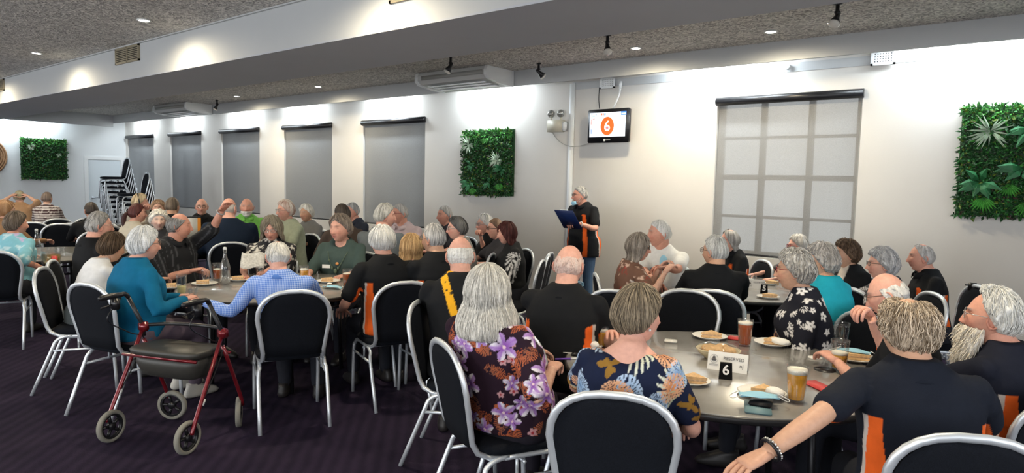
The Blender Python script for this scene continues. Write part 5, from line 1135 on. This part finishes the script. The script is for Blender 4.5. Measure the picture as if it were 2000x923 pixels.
P('in a bright green shirt', 'with white goatee, facing the room', 482, 405, 9.2, 272, 265, sex='m', girth=1.1, hair='bald', hc=WH, shirt=(.17, .46, .09), sleeve='elbow', beard=(.0, (.6, .58, .54), (.8, .8, .78)), skin='ruddy', collar=(.17, .46, .09))
P('in a sage green top', 'with pink-brown hair under lifted glasses', 557, 412, 8.3, 215, 205, sex='f', girth=1.05, hair='layered', hc=((.40, .24, .19), (.80, .76, .70)), shirt=(.34, .38, .28), sleeve='short', skin='pink', glasses='silver')
P('in a grey top with white hair', 'sitting against the fourth blind', 598, 417, 8.9, 235, 232, sex='f', hair='layered', hc=((.56, .55, .50), (.84, .83, .78)), shirt=(.17, .17, .165), skin='tan')
P('with black hair and brown jacket', 'directly behind the woman in dark green', 668, 420, 7.4, 110, 120, sex='f', hair='short', hc=DK, shirt=(.075, .055, .045), sleeve='long', skin='tan')
P('with wavy grey hair and open collar', 'against the fifth blind', 688, 413, 9.0, 215, 205, sex='m', hair='short', hc=GR, shirt=(.03, .035, .05), skin='ruddy', collar=True)
P('with thick silver hair in a grey jumper', 'whispering beside a man in glasses', 752, 423, 6.95, 60, 5, sex='m', girth=1.08, hair='thick', hc=((.36, .36, .33), (.72, .71, .66)), shirt=(.14, .16, .17), sleeve='long', skin='pink', kmax=1.16)
P('in a pale pink checked shirt', 'with glasses, looking left', 781, 418, 8.1, 235, 200, sex='m', girth=1.1, hair='short', hc=GR, shirt=(.52, .42, .44), sleeve='long', glasses='red', skin='ruddy', collar=(.56, .46, .48))
P('grinning with short grey hair', 'below the green panel', 869, 421, 8.4, 215, 205, sex='m', hair='short', hc=GR, shirt=(.05, .05, .06), skin='ruddy')
P('with dark grey hair and white-armed glasses', 'looking left', 892, 447, 6.75, 165, 190, sex='f', hair='layered', hc=DG, shirt=(.20, .20, .19), glasses='silver', skin='pink')
P('with silver hair and chin on hand', 'first in the row of three women', 947, 439, 7.55, 195, 200, sex='f', hair='layered', hc=((.45, .45, .43), (.76, .76, .74)), shirt=BLK, glasses='silver', skin='pink', hands=[('lap',), ('px', 938, 458, 7.35)], curl=(.9, .9))
P('with brown hair and dark glasses', 'middle of the row of three women', 968, 447, 7.1, 200, 195, sex='f', hair='short', hc=((.10, .06, .04), (.28, .18, .12)), shirt=(.05, .05, .06), glasses='dark', skin='pink')
P('with dark red hair', 'and a striped sleeve, nearest of the row of three', 990, 456, 6.65, 190, 200, sex='f', hair='bob', hc=RD, shirt=(.015, .016, .018), pattern='stripesleeve', sleeve='long', skin='pink', hands=[('lap',), ('lap',)], chair_sa=170, chair_off=(0, -.06), near=1)
# --- standing speaker
SPK = P('standing with a clipboard', 'in a black-orange polo and jeans by the white pipe', 1133, 382, 8.2, 228, 198, sex='m', girth=1.12, hair='short', hc=GR, shirt=BLK, pattern='club', near=1, collar=True, glasses='dark', mask='chin', skin='ruddy', stand=True, trousers=(.075, .13, .22),
  hands=[('px', 1131, 437, 7.85), ('px', 1112, 440, 7.75)], curl=(.7, .7), seat=False)
run_jobs()
PEOPLE = [build_person(J, 100 + 13 * i) for i, J in enumerate(JOBS)]
def who(txt): return next(i for i, J in enumerate(JOBS) if txt in J['label'])
# ------------------------------------------------------------------ things on the tables
ZT = .748
def tp(px, py, z=ZT): return on_z(px, py, z)
def glass(px, py, label, h=.145, r0=.030, r1=.041, liquid=None, level=.75, foam=.02, group='glasses on the tables', cat='glass', z=ZT, tumb=False):
    p = tp(px, py, z); t = empty('beer_glass' if foam else 'drinking_glass', (p[0], p[1], z), 0, label, cat, group); rr = lambda u: r0 + (r1 - r0) * min(1, u * 1.0) ** .8
    n = 24; prof = [(.001, 0), (r0 - .001, 0), (r0, .004)] + [(rr(u), .004 + (h - .004) * u) for u in np.linspace(.1, 1, 7)] + [(rr(u) - .002, .004 + (h - .004) * u) for u in np.linspace(.999, .12, 7)] + [(.001, .012)]
    MB().lathe(prof, n=n).obj('glass_wall', M['glass'], t)
    if liquid:
        lz = .013; top = h * level; q = [(.001, lz), (r0 - .003, lz)] + [(rr((z_ - .004) / (h - .004)) - .0024, z_) for z_ in np.linspace(lz + .004, top, 6)] + [(.001, top)]
        MB().lathe(q, n=n).obj('drink', M[liquid], t)
        if foam: a, b = rr(top / h) - .0023, rr((top + foam) / h) - .0023; MB().lathe([(.001, top), (a, top), (b, top + foam), (b * .7, top + foam + .003), (.001, top + foam + .002)], n=n).obj('foam_head', M['foam'], t)
    if not tumb:
        rb = MB()
        for k in range(10): a = k * PI / 5; rb.tube([((rr(u) + .0004) * math.cos(a), (rr(u) + .0004) * math.sin(a), .004 + (h - .004) * u) for u in (.02, .2, .4)], .0022, 5)
        rb.obj('glass_flutes', M['glass'], t)
    return t
def plate(px, py, label, r=.095, food=True, napkin=False, rz=0, group='plates on the tables', z=ZT, cat='plate'):
    p = tp(px, py, z); t = empty('plate', (p[0], p[1], z), rz, label, cat, group)
    MB().lathe([(.001, .002), (r * .6, .001), (r * .62, .004), (r * .97, .016), (r, .018), (r * .97, .020), (r * .6, .008), (.001, .007)], n=36).obj('dish', M['china'], t)
    if food: sandwich(p[0] + .01, p[1], z + .010, rz + .4, 'cut sandwich on the ' + label[label.index('plate') if 'plate' in label else 0:])
    if napkin: crumple(p[0] + .05, p[1] - .02, z + .018, 'crumpled white napkin on the ' + label[label.index('plate'):])
    return t
def sandwich(x, y, z, rz, label):
    t = empty('sandwich', (x, y, z), rz, label, 'sandwich', 'sandwiches on the tables')
    def tri(z0, z1, k):
        P = [(-.058 * k, -.035 * k), (.058 * k, -.035 * k), (.0, .045 * k)]; mb = MB(); return mb.add([(a, b, c) for c in (z0, z1) for a, b in P], [(0, 2, 1), (3, 4, 5), (0, 1, 4, 3), (1, 2, 5, 4), (2, 0, 3, 5)])
    tri(0, .012, 1).obj('bread_slice', M['bread'], t, smooth=False); tri(.0121, .019, .93).obj('filling', mat('sandwich_filling', (.62, .45, .30), .7, vary=.3, vscale=80), t, smooth=False); tri(.0191, .031, 1).obj('bread_slice', M['bread'], t, smooth=False)
def crumple(x, y, z, label, s=.045, m=None, cat='napkin'):
    V, Fc = ell((0, 0, s * .35), (s, s * .8, s * .4), 16, 10); V = V + (V - [0, 0, s * .35]) * (.28 * smooth_noise(V, 70, int(x * 1000) % 97))[:, None]; V[:, 2] = np.maximum(V[:, 2], 0)
    o = mk('napkin', V, Fc, m or M['paper'], None, False); o.location = (x, y, z); return tag(o, label, cat)
def mask_flat(px, py, label, z=ZT + .004, rz=0, s=1, p=None):
    p = tp(px, py, z) if p is None else p; t = empty('face_mask', (p[0], p[1], z), rz, label, 'mask'); V = []; Fc = []; nx, ny = 13, 7
    for j in range(ny):
        for i in range(nx): u, v = i / (nx - 1) - .5, j / (ny - 1) - .5; V.append((u * .15 * s, v * .085 * s * (1 - abs(u) * .5), .012 + .016 * math.cos(u * 5) * math.cos(v * 3) + .003 * math.sin(v * 22) + .012 * abs(u)))
    for j in range(ny - 1):
        for i in range(nx - 1): q = j * nx + i; Fc.append((q, q + 1, q + nx + 1, q + nx))
    mk('mask_cloth', V, Fc, M['maskblue'], t).modifiers.new('thickness', 'SOLIDIFY').thickness = .002
    for sx in (-1, 1): MB().tube([(sx * .07 * s, .028, .02), (sx * .10 * s, .02, .008), (sx * .115 * s, -.01, .004), (sx * .10 * s, -.03, .006), (sx * .07 * s, -.028, .02)], .0018, 5, sm=4).obj('ear_loop', M['paper'], t)
    return t
def flat_box(name, px, py, w, l, h, rz, m, label, cat, z=ZT):
    p = tp(px, py, z); o = MB().box(-w / 2, w / 2, -l / 2, l / 2, 0, h, bev=min(.004, h * .4)).obj(name, m); o.location = (p[0], p[1], z); o.rotation_euler = (0, 0, rz); return tag(o, label, cat)
def face_rz(px): return math.radians(sight(px) - 90)         # rotation that turns local -Y towards the camera
def number_block(px, py, num, label):
    p = tp(px, py); t = empty('number_block', (p[0], p[1], ZT), face_rz(px), label, 'table number')
    V = [(-.030, -.028, 0), (.030, -.028, 0), (.030, .028, 0), (-.030, .028, 0), (-.026, -.012, .072), (.026, -.012, .072), (.026, .012, .072), (-.026, .012, .072)]
    b = mk('block', V, [(0, 3, 2, 1), (4, 5, 6, 7), (0, 1, 5, 4), (1, 2, 6, 5), (2, 3, 7, 6), (3, 0, 4, 7)], mat('matt_black_card', (.006, .006, .007), .8, spec=.1), t, smooth=False)
    text(num, .062, (0, -.0205, .042), (PI / 2 - .22, 0, 0), mat('white_ink', (.85, .85, .85), .6), t, bold=True)
def tent_card(px, py, label, body='RESERVED', sub=None, w=.185, h=.085):
    p = tp(px, py); t = empty('table_card', (p[0], p[1], ZT), face_rz(px) - .16, label, 'sign'); 
    V = [(-w / 2, -.030, 0), (w / 2, -.030, 0), (w / 2, 0, h), (-w / 2, 0, h), (w / 2, .030, 0), (-w / 2, .030, 0)]
    mk('card', V, [(0, 1, 2, 3), (3, 2, 4, 5)], M['paper'], t, smooth=False).modifiers.new('thickness', 'SOLIDIFY').thickness = .0008
    ink = mat('grey_ink', (.12, .12, .13), .7); tl = -math.atan2(.030, h); rot = (PI / 2 + tl, 0, 0)
    def at_(x, z): return (x, -.030 * (1 - z / h) - .0014, z)
    text(body, .0215, at_(.028, h * .68), rot, ink, t, ext=.0003)
    if sub: text(sub, .026, at_(.030, h * .36), rot, ink, t, ext=.0003)
    lx, lz = -w * .34, h * .60
    for a in (90, 210, 330):
        mb = MB().lathe([(.001, 0), (.0068, 0), (.0068, .0008), (.001, .0008)], n=16).xf(np.array(Matrix.Translation(at_(lx + .0062 * math.cos(math.radians(a)), lz + .0062 * math.sin(math.radians(a)))) @ Matrix.Rotation(PI / 2 + tl, 4, 'X'))); mb.obj('clover_mark', ink, t)
    MB().tube([np.array(at_(lx + .019 * math.cos(a), lz + .019 * math.sin(a))) for a in np.linspace(0, 2 * PI, 25)], .0005, 4, cap=False).tube([at_(lx, lz - .004), at_(lx, lz - .014)], .0012, 4).obj('clover_ring', ink, t)
    for q in range(2): MB().tube([at_(lx - .02, lz - .024 - .005 * q), at_(lx + .02, lz - .024 - .005 * q)], .0006, 4).obj('small_print', ink, t)
def bottle(px, py, label, s=1.0):
    p = tp(px, py); t = empty('water_bottle', (p[0], p[1], ZT), 0, label, 'bottle', 'swing-top bottles'); pr = [(.001, .004), (.036, 0), (.040, .006), (.040, .13), (.037, .16), (.020, .215), (.0135, .25), (.0135, .275), (.016, .28), (.016, .288), (.012, .288), (.0115, .25), (.018, .214), (.035, .158), (.037, .13), (.037, .01), (.001, .012)]
    MB().lathe([(a * s, b * s) for a, b in pr], n=28).obj('glass_body', M['glass'], t); MB().lathe([(.001, .013 * s), (.0362 * s, .013 * s), (.0362 * s, .12 * s), (.001, .12 * s)], n=28).obj('water', glassmat('water', 0), t)
    MB().lathe([(.001, .287), (.014, .288), (.015, .300), (.010, .308), (.001, .310)], n=16).xf(np.diag([s, s, s, 1])).obj('stopper', M['whiteplastic'], t)
    MB().tube([(-.016, 0, .262), (-.024, 0, .285), (-.016, 0, .306), (.016, 0, .306), (.024, 0, .285), (.016, 0, .262)], .0015, 5, sm=3).xf(np.diag([s, s, s, 1])).obj('wire_bail', M['silverwire'], t)
# table 6
tent_card(1421, 722, 'white folded reserved card behind the black number 6 block', 'RESERVED', 'P        nj')
number_block(1417, 738, '6', 'small black block showing a white 6 on the nearest table')
def bread_bowl(px, py):
    p = tp(px, py); t = empty('bread_bowl', (p[0], p[1], ZT), .2, 'cream oval bowl of film-wrapped bread behind the reserved card', 'bowl')
    V, Fc = rings([(0, 0, 0, .060, .045), (0, 0, .004, .066, .05), (0, 0, .03, .098, .075), (0, 0, .052, .112, .088), (0, 0, .052, .106, .082), (0, 0, .03, .09, .068), (0, 0, .012, .06, .045)], 32, 2.3); mk('bowl_wall', V, Fc, mat('cream_basket', (.62, .54, .36), .5), t)
    for k, (x, y, z) in enumerate(((-.05, .01, .045), (.0, -.02, .05), (.05, .01, .046), (.01, .035, .05), (-.03, -.03, .046))):
        V, Fc = ell((0, 0, 0), (.040, .030, .024), 14, 9); V = V * (1 + .06 * smooth_noise(V, 90, k))[:, None] + [x, y, z]; b = mk('bread_roll', V, Fc, M['bread'])
        b.location = (p[0], p[1], ZT); tag(b, 'film-wrapped bread roll in the cream bowl', 'bread roll', 'bread rolls in the cream bowl')
    V, Fc = ell((0, 0, .048), (.112, .086, .040), 30, 16); V = V + (V - [0, 0, .05]) * (.05 * smooth_noise(V, 75, 3))[:, None]; V[:, 2] = np.maximum(V[:, 2], .045)
    fm = glassmat('cling_film', 0); mk('cling_film', V, Fc, fm, t)
bread_bowl(1402, 700)
glass(1554, 784, 'full pint of golden beer at the near edge of table 6', .150, .031, .0435, 'beer', .80, .019)
glass(1638, 722, 'half-full branded beer glass by the curly-haired man', .150, .031, .0435, 'beer', .52, .012)
glass(1641, 682, 'frothy empty beer glass behind the half-full one', .150, .031, .0435, None, .1, .0)
glass(1454, 675, 'glass of amber ale beside the red wallet', .150, .031, .0435, 'beerdark', .82, .010)
glass(1176, 678, 'small beer with white head by the bald man’s forearm', .125, .031, .041, 'beer', .72, .016)
plate(1386, 660, 'white plate holding half a sandwich at the back of table 6', .10)
plate(1508, 673, 'white plate with bread before the black and white blouse', .10, napkin=True)
plate(1668, 703, 'white plate under the blue mask beyond the curly-haired man', .10, napkin=False); mask_flat(1668, 690, 'pale blue mask lying on a plate at the right of table 6', ZT + .03)
plate(1488, 772, 'near white plate with bread under a light blue mask', .10, napkin=True); 
flat_box('notebook', 1480, 798, .10, .15, .012, .35, mat('teal_grey_cover', (.16, .27, .30), .5), 'grey-blue notebook at the near table edge under the black wallet', 'notebook')
flat_box('wallet', 1487, 786, .085, .12, .014, .2, M['blackplastic'], 'black wallet on the grey-blue notebook', 'wallet', z=ZT + .013)
mask_flat(1482, 778, 'light blue mask draped over the black wallet', ZT + .03, .5)
plate(1350, 748, 'white plate with bread at the elbow of the navy leaf-print top', .085)
plate(1140, 680, 'white plate of bread before the masked bald man', .10, napkin=True)
plate(1160, 700, 'small white plate of bread beside the navy leaf-print shoulder', .06)
flat_box('wallet', 1443, 663, .12, .07, .014, .2, M['redcase'], 'red wallet beside the amber ale', 'wallet')
flat_box('phone', 1600, 756, .075, .145, .011, .9, M['redcase'], 'red-cased phone beside the full pint', 'phone')
flat_box('phone', 1130, 690, .06, .13, .012, .4, M['blackplastic'], 'black phone lying near the purple pen', 'phone')
tag(MB().lathe([(.001, 0), (.035, 0), (.035, .003), (.001, .003)], n=24).obj('coaster', M['paper'], loc=tuple(tp(1592, 698))), 'round white coaster in the middle right of table 6', 'coaster')
tag(MB().lathe([(.001, 0), (.05, 0), (.05, .004), (.001, .004)], n=24).obj('coaster', M['blackplastic'], loc=tuple(tp(1611, 722))), 'round black coaster left of the half-full beer', 'coaster')
p = tp(1107, 702); pn = empty('pen', tuple(p), .9, 'purple and white pen on the left of table 6', 'pen'); MB().tube([(-.06, 0, .005), (.02, 0, .005)], .0045, 8).obj('barrel', mat('purple_plastic', (.16, .06, .45), .3), pn); MB().tube([(.02, 0, .005), (.065, 0, .005)], .005, 8).obj('cap', M['whiteplastic'], pn)
flat_box('paper_slip', 1110, 688, .05, .03, .003, .3, M['paper'], 'white paper slip beside the black phone', 'paper')
flat_box('sugar_packet', 1310, 668, .07, .05, .014, .4, M['china'], 'white and blue packet beyond the navy leaf-print woman’s face', 'packet')
# table 5
tent_card(1476, 563, 'white folded card at the back of table 5', 'RESERVED', None, .15, .08); number_block(1492, 572, '5', 'small black block showing a white 5 on the back table')
plate(1500, 582, 'white plate of long sandwiches beside the number 5', .09); plate(1455, 548, 'white plate at the far rim of table 5', .08, food=False); plate(1505, 556, 'white dish with yellow food near the grey-haired woman’s chin', .07)
plate(1325, 556, 'white plate at the left of table 5', .10); 
glass(1470, 556, 'small clear tumbler on table 5', .09, .028, .033, None, 0, 0, tumb=True)
# table 4
bottle(440, 556, 'clear swing-top water bottle in the middle of its table')
glass(355, 576, 'tall clear glass of pale cider before the man raising his arm', .155, .028, .038, 'wine', .45, 0, tumb=True)
glass(402, 552, 'empty clear tumbler left of the swing-top bottle', .115, .028, .036, None, 0, 0, tumb=True)
glass(425, 546, 'glass of dark ale behind the swing-top bottle', .145, .030, .040, 'beerdark', .60, .006)
glass(378, 584, 'short clear tumbler near the teal woman’s hands', .085, .028, .034, None, 0, 0, tumb=True)
glass(508, 545, 'clear tumbler beside the bowed white head', .12, .028, .036, None, 0, 0, tumb=True)
glass(594, 552, 'tall beer glass left of the blue shirt’s shoulder table side', .15, .030, .040, 'beer', .72, .010)
glass(608, 590, 'near beer glass beyond the blue checked shoulder', .14, .031, .041, 'beer', .70, .012)
glass(678, 560, 'glass of amber beer before the dark green top', .15, .030, .040, 'beerdark', .72, .004)
glass(698, 556, 'small tumbler of beer beside the white-haired man', .11, .03, .036, 'beer', .6, .012)
plate(400, 556, 'white plate with flatbread behind the clear tumbler', .10); plate(468, 548, 'white plate with bread right of the swing-top bottle', .09); plate(575, 548, 'small white plate behind the tall beer', .07)
plate(642, 551, 'white plate before the woman in dark green', .10); plate(692, 576, 'white plate of bread near the white-haired man’s elbow', .10); plate(335, 563, 'white plate half hidden by the teal sleeve', .08)
mask_flat(650, 563, 'pale blue mask curled on the table before the dark green top', ZT + .002, .3); crumple(*tp(643, 556), 'crumpled white tissue beside the curled blue mask', .03)
# table 1 at the left edge
bottle(73, 506, 'clear swing-top bottle at the left edge table'); 
p = tp(100, 516); t = empty('glass_jug', (p[0], p[1], ZT), 0, 'square clear jug of amber drink at the left edge table', 'jug')
V, Fc = rings([(0, 0, 0, .10, .06), (0, 0, .13, .11, .07), (0, 0, .13, .105, .065), (0, 0, .006, .095, .056)], 28, 5); mk('jug_wall', V, Fc, M['glass'], t); V, Fc = rings([(0, 0, .008, .093, .053), (0, 0, .10, .10, .06)], 28, 5); mk('drink', V, Fc, mat('amber_drink', (.85, .62, .25), .05, trans=.8, ior=1.3), t)
o = MB().box(-.03, .03, -.02, .02, 0, .09, bev=.004).obj('carton', M['redcase']); q = tp(106, 518); o.location = tuple(q); tag(o, 'small dark red carton before the amber jug', 'carton')
glass(120, 500, 'clear tumbler behind the amber jug', .10, .03, .036, None, 0, 0, tumb=True); glass(60, 520, 'empty clear tumbler left of the amber jug', .10, .03, .036, None, 0, 0, tumb=True)
# far tables
glass(347, 432, 'tiny distant glass of dark beer below the bald man in glasses', .14, .03, .04, 'beerdark', .7, .02); plate(487, 455, 'white plate on the far table below the green shirt', .11); plate(372, 441, 'white plate on the far table beside the tiny dark beer', .10)
p = at_d(368, 428, 8.9); t = empty('banner_board', (p[0], p[1], .745), face_rz(368), 'small white board with an orange edge standing on the far table', 'board')
MB().box(-.16, .11, 0, .02, 0, .32, bev=.004).obj('board', M['paper'], t); MB().box(.11, .15, 0, .02, 0, .32).obj('orange_edge', mat('orange_card', (.8, .3, .03), .6), t, smooth=False); MB().box(-.16, .15, -.002, .022, .32, .335).obj('top_edge', M['blackplastic'], t, smooth=False)
# held things
J = JOBS[who('clipboard')]; a = at_d(1110, 428, 7.72); t = empty('clipboard', tuple(a), math.radians(ang(1110, 240) - 90), 'dark blue clipboard held by the standing man', 'clipboard')
Mx = np.array(Matrix.Rotation(.75, 4, 'X')); MB().box(-.125, .125, -.16, .16, -.006, .0, bev=.002).xf(Mx).obj('board', M['navy'], t); MB().box(-.105, .105, -.15, .13, .0, .004).xf(Mx).obj('paper_sheets', M['paper'], t, smooth=False); MB().box(-.05, .05, .125, .155, .0, .014, bev=.003).xf(Mx).obj('clip', M['chrome'], t)
a = at_d(494, 508, 5.72); V = []; Fc = []
for j in range(8):
    for i in range(8): u, v = i / 7 - .5, j / 7 - .5; V.append((u * .19, .03 * math.sin(u * 3) + v * .09, v * .12 + .01 * math.sin(u * 6)))
for j in range(7):
    for i in range(7): q = j * 8 + i; Fc.append((q, q + 1, q + 9, q + 8))
o = mk('paper_sheet', V, Fc, mat('newsprint', (.62, .62, .60), .8, vary=.25, vscale=60)); o.location = tuple(a); o.rotation_euler = (.0, .12, face_rz(494)); tag(o, 'creased sheet of printed paper held by the woman in the patterned blouse', 'paper'); o.modifiers.new('thickness', 'SOLIDIFY').thickness = .001
# worn details
def attach(i, name, mb, m, smooth=True): V, Fc = mb.arr(); return mk(name, V, Fc, m, PEOPLE[i], smooth)
i = who('dark green top'); J = JOBS[i]; pel, k = J['pel'], J['k']
def chest(i, x, z, out=.0):
    """a point on the front of the shirt and its normal, person space"""
    J = JOBS[i]; q = J['pel'] + np.array([x, 0, z]) * J['k']; V = np.array([v.co[:] for v in [c for c in PEOPLE[i].children if c.name.startswith('shirt')][0].data.vertices]); s = V[(np.abs(V[:, 0] - q[0]) < .02) & (np.abs(V[:, 2] - q[2]) < .02)]
    y = s[:, 1].max() if len(s) else .12; return np.array([q[0], y + out, q[2]])
c = chest(i, .10, .30, .003); attach(i, 'name_badge', MB().box(c[0] - .045, c[0] + .03, c[1] - .002, c[1] + .004, c[2] - .016, c[2] + .016), M['paper'], False)
nk = MB(); pts = [chest(i, x, z, .008) for x, z in ((-.10, .44), (-.07, .36), (-.03, .29), (.0, .26), (.03, .29), (.06, .36), (.09, .44))]; nk.tube(pts, .003, 6, sm=4)
for q, m_ in ((pts[3], .016), (pts[2], .011), (pts[4], .011), (pts[5], .009)): nk.add(*ell(tuple(q + [0, .006, 0]), (m_, .005, m_ * 1.5), 10, 6))
attach(i, 'necklace', nk, mat('green_beads', (.10, .14, .09), .4)); c = chest(i, -.02, .33, .012); attach(i, 'brooch', MB().add(*ell(tuple(c), (.016, .006, .014), 10, 6)), mat('orange_bead', (.65, .28, .08), .4))
i = who('round badge'); c = chest(i, .10, .26, .004); attach(i, 'round_badge', MB().add(*ell(tuple(c), (.035, .004, .035), 18, 8)), M['china'])
def band(i, arm, name, m, t=.86, r=.033, th=.005, beads=0):
    Sx, E, Tg = JOBS[i]['ARM'][arm]; c = E + (Tg - E) * t; d = (Tg - E) / np.linalg.norm(Tg - E); u = np.cross(d, [0, 0, 1]); u /= np.linalg.norm(u); v = np.cross(d, u); mb = MB()
    if beads:
        for q in range(beads): a = 2 * PI * q / beads; mb.add(*ell(tuple(c + r * (math.cos(a) * u + math.sin(a) * v)), (th, th, th), 8, 6))
    else: mb.tube([c + r * (math.cos(a) * u + math.sin(a) * v) for a in np.linspace(0, 2 * PI, 21)], th, 6, cap=False)
    attach(i, name, mb, m)
band(who('curly sandy'), 0, 'bracelet', M['blackplastic'], .90, .036, .006); band(who('curly sandy'), 0, 'bead_bracelet', M['silverwire'], .87, .037, .005, 22)
band(who('raising'), 0, 'watch', M['silverwire'], .9, .031, .008); band(who('white printed'), 0, 'watch', M['blackplastic'], .88, .032, .009); band(who('clipboard'), 0, 'watch', M['silverwire'], .9, .031, .007)
i = who('pearl'); J = JOBS[i]
for sx in (-1, 1): attach(i, 'earring', MB().add(*ell(tuple(tf([(sx * .080, .0, -.040)], J['HM'])[0]), (.005, .005, .006), 10, 8)), M['china'])
i = who('headband'); J = JOBS[i]; attach(i, 'headband', MB().add(*[tf(tube([(.104 * math.cos(a), -.01 - .02 * math.sin(a), .138 * math.sin(a)) for a in np.linspace(-.2, PI + .2, 21)], .010, 6)[0], J['HM']), tube([(.104 * math.cos(a), -.01, .138 * math.sin(a)) for a in np.linspace(-.2, PI + .2, 21)], .010, 6)[1]]), M['blackplastic'])
for nm in ('standing with', 'swept-back', 'right wall'):       # club crest on the chest
    i = who(nm); c = chest(i, .09, .31, .002); attach(i, 'crest', MB().add(*ell(tuple(c), (.020, .003, .014), 12, 6)), mat('crest_thread', (.55, .20, .10), .7, vary=.5, vscale=90)); attach(i, 'crest_band', MB().add(*ell(tuple(c + [.0, .001, -.018]), (.026, .003, .005), 12, 6)), mat('crest_grey', (.45, .42, .38), .7))
i = who('clipboard'); c = chest(i, .05, .33, .004); attach(i, 'pocket_pen', MB().tube([c, c + [0, 0, .05]], .004, 6), M['whiteplastic'])
i = who('white printed')
for sx, zz in ((-.06, .36), (-.02, .36), (.02, .35), (.07, .33)):
    c = chest(i, sx, zz, .002); attach(i, 'print_mark', MB().add(*ell(tuple(c), (.012, .003, .018), 10, 6)), M['navy'])
c = chest(i, -.07, .42, .006); mm = MB().add(*ell(tuple(c), (.035, .006, .06), 12, 8)); attach(i, 'face_mask', mm, M['maskblue'])
# dark coat bracket hooks near the right wall behind the bearded man: small black lamp arm
t = empty('camera_tripod', tuple(at_d(1912, 400, 5.2) * [1, 1, 0]), 0, 'thin black stand behind the bearded man against the right wall', 'stand')
MB().tube([(0, 0, .0), (0, 0, .88)], .012, 8).obj('pole', M['blackplastic'], t); MB().box(-.03, .03, -.02, .02, .86, .92, bev=.004).tube([(-.05, 0, .90), (.05, 0, .90)], .008, 6).obj('head', M['blackplastic'], t)
for a in range(3): MB().tube([(0, 0, .35), (.28 * math.cos(a * 2.1), .28 * math.sin(a * 2.1), .01)], .009, 6).obj('leg', M['blackplastic'], t)

dg = bpy.context.evaluated_depsgraph_get()
for o in TEXTS:                                     # lettering as plain meshes
    me = bpy.data.meshes.new_from_object(o.evaluated_get(dg)); n = bpy.data.objects.new('lettering', me); C.objects.link(n); n.parent = o.parent; n.location = o.location; n.rotation_euler = o.rotation_euler; n.scale = o.scale
    me.materials.clear(); me.materials.append(o.data.materials[0])
for o in TEXTS: bpy.data.objects.remove(o)
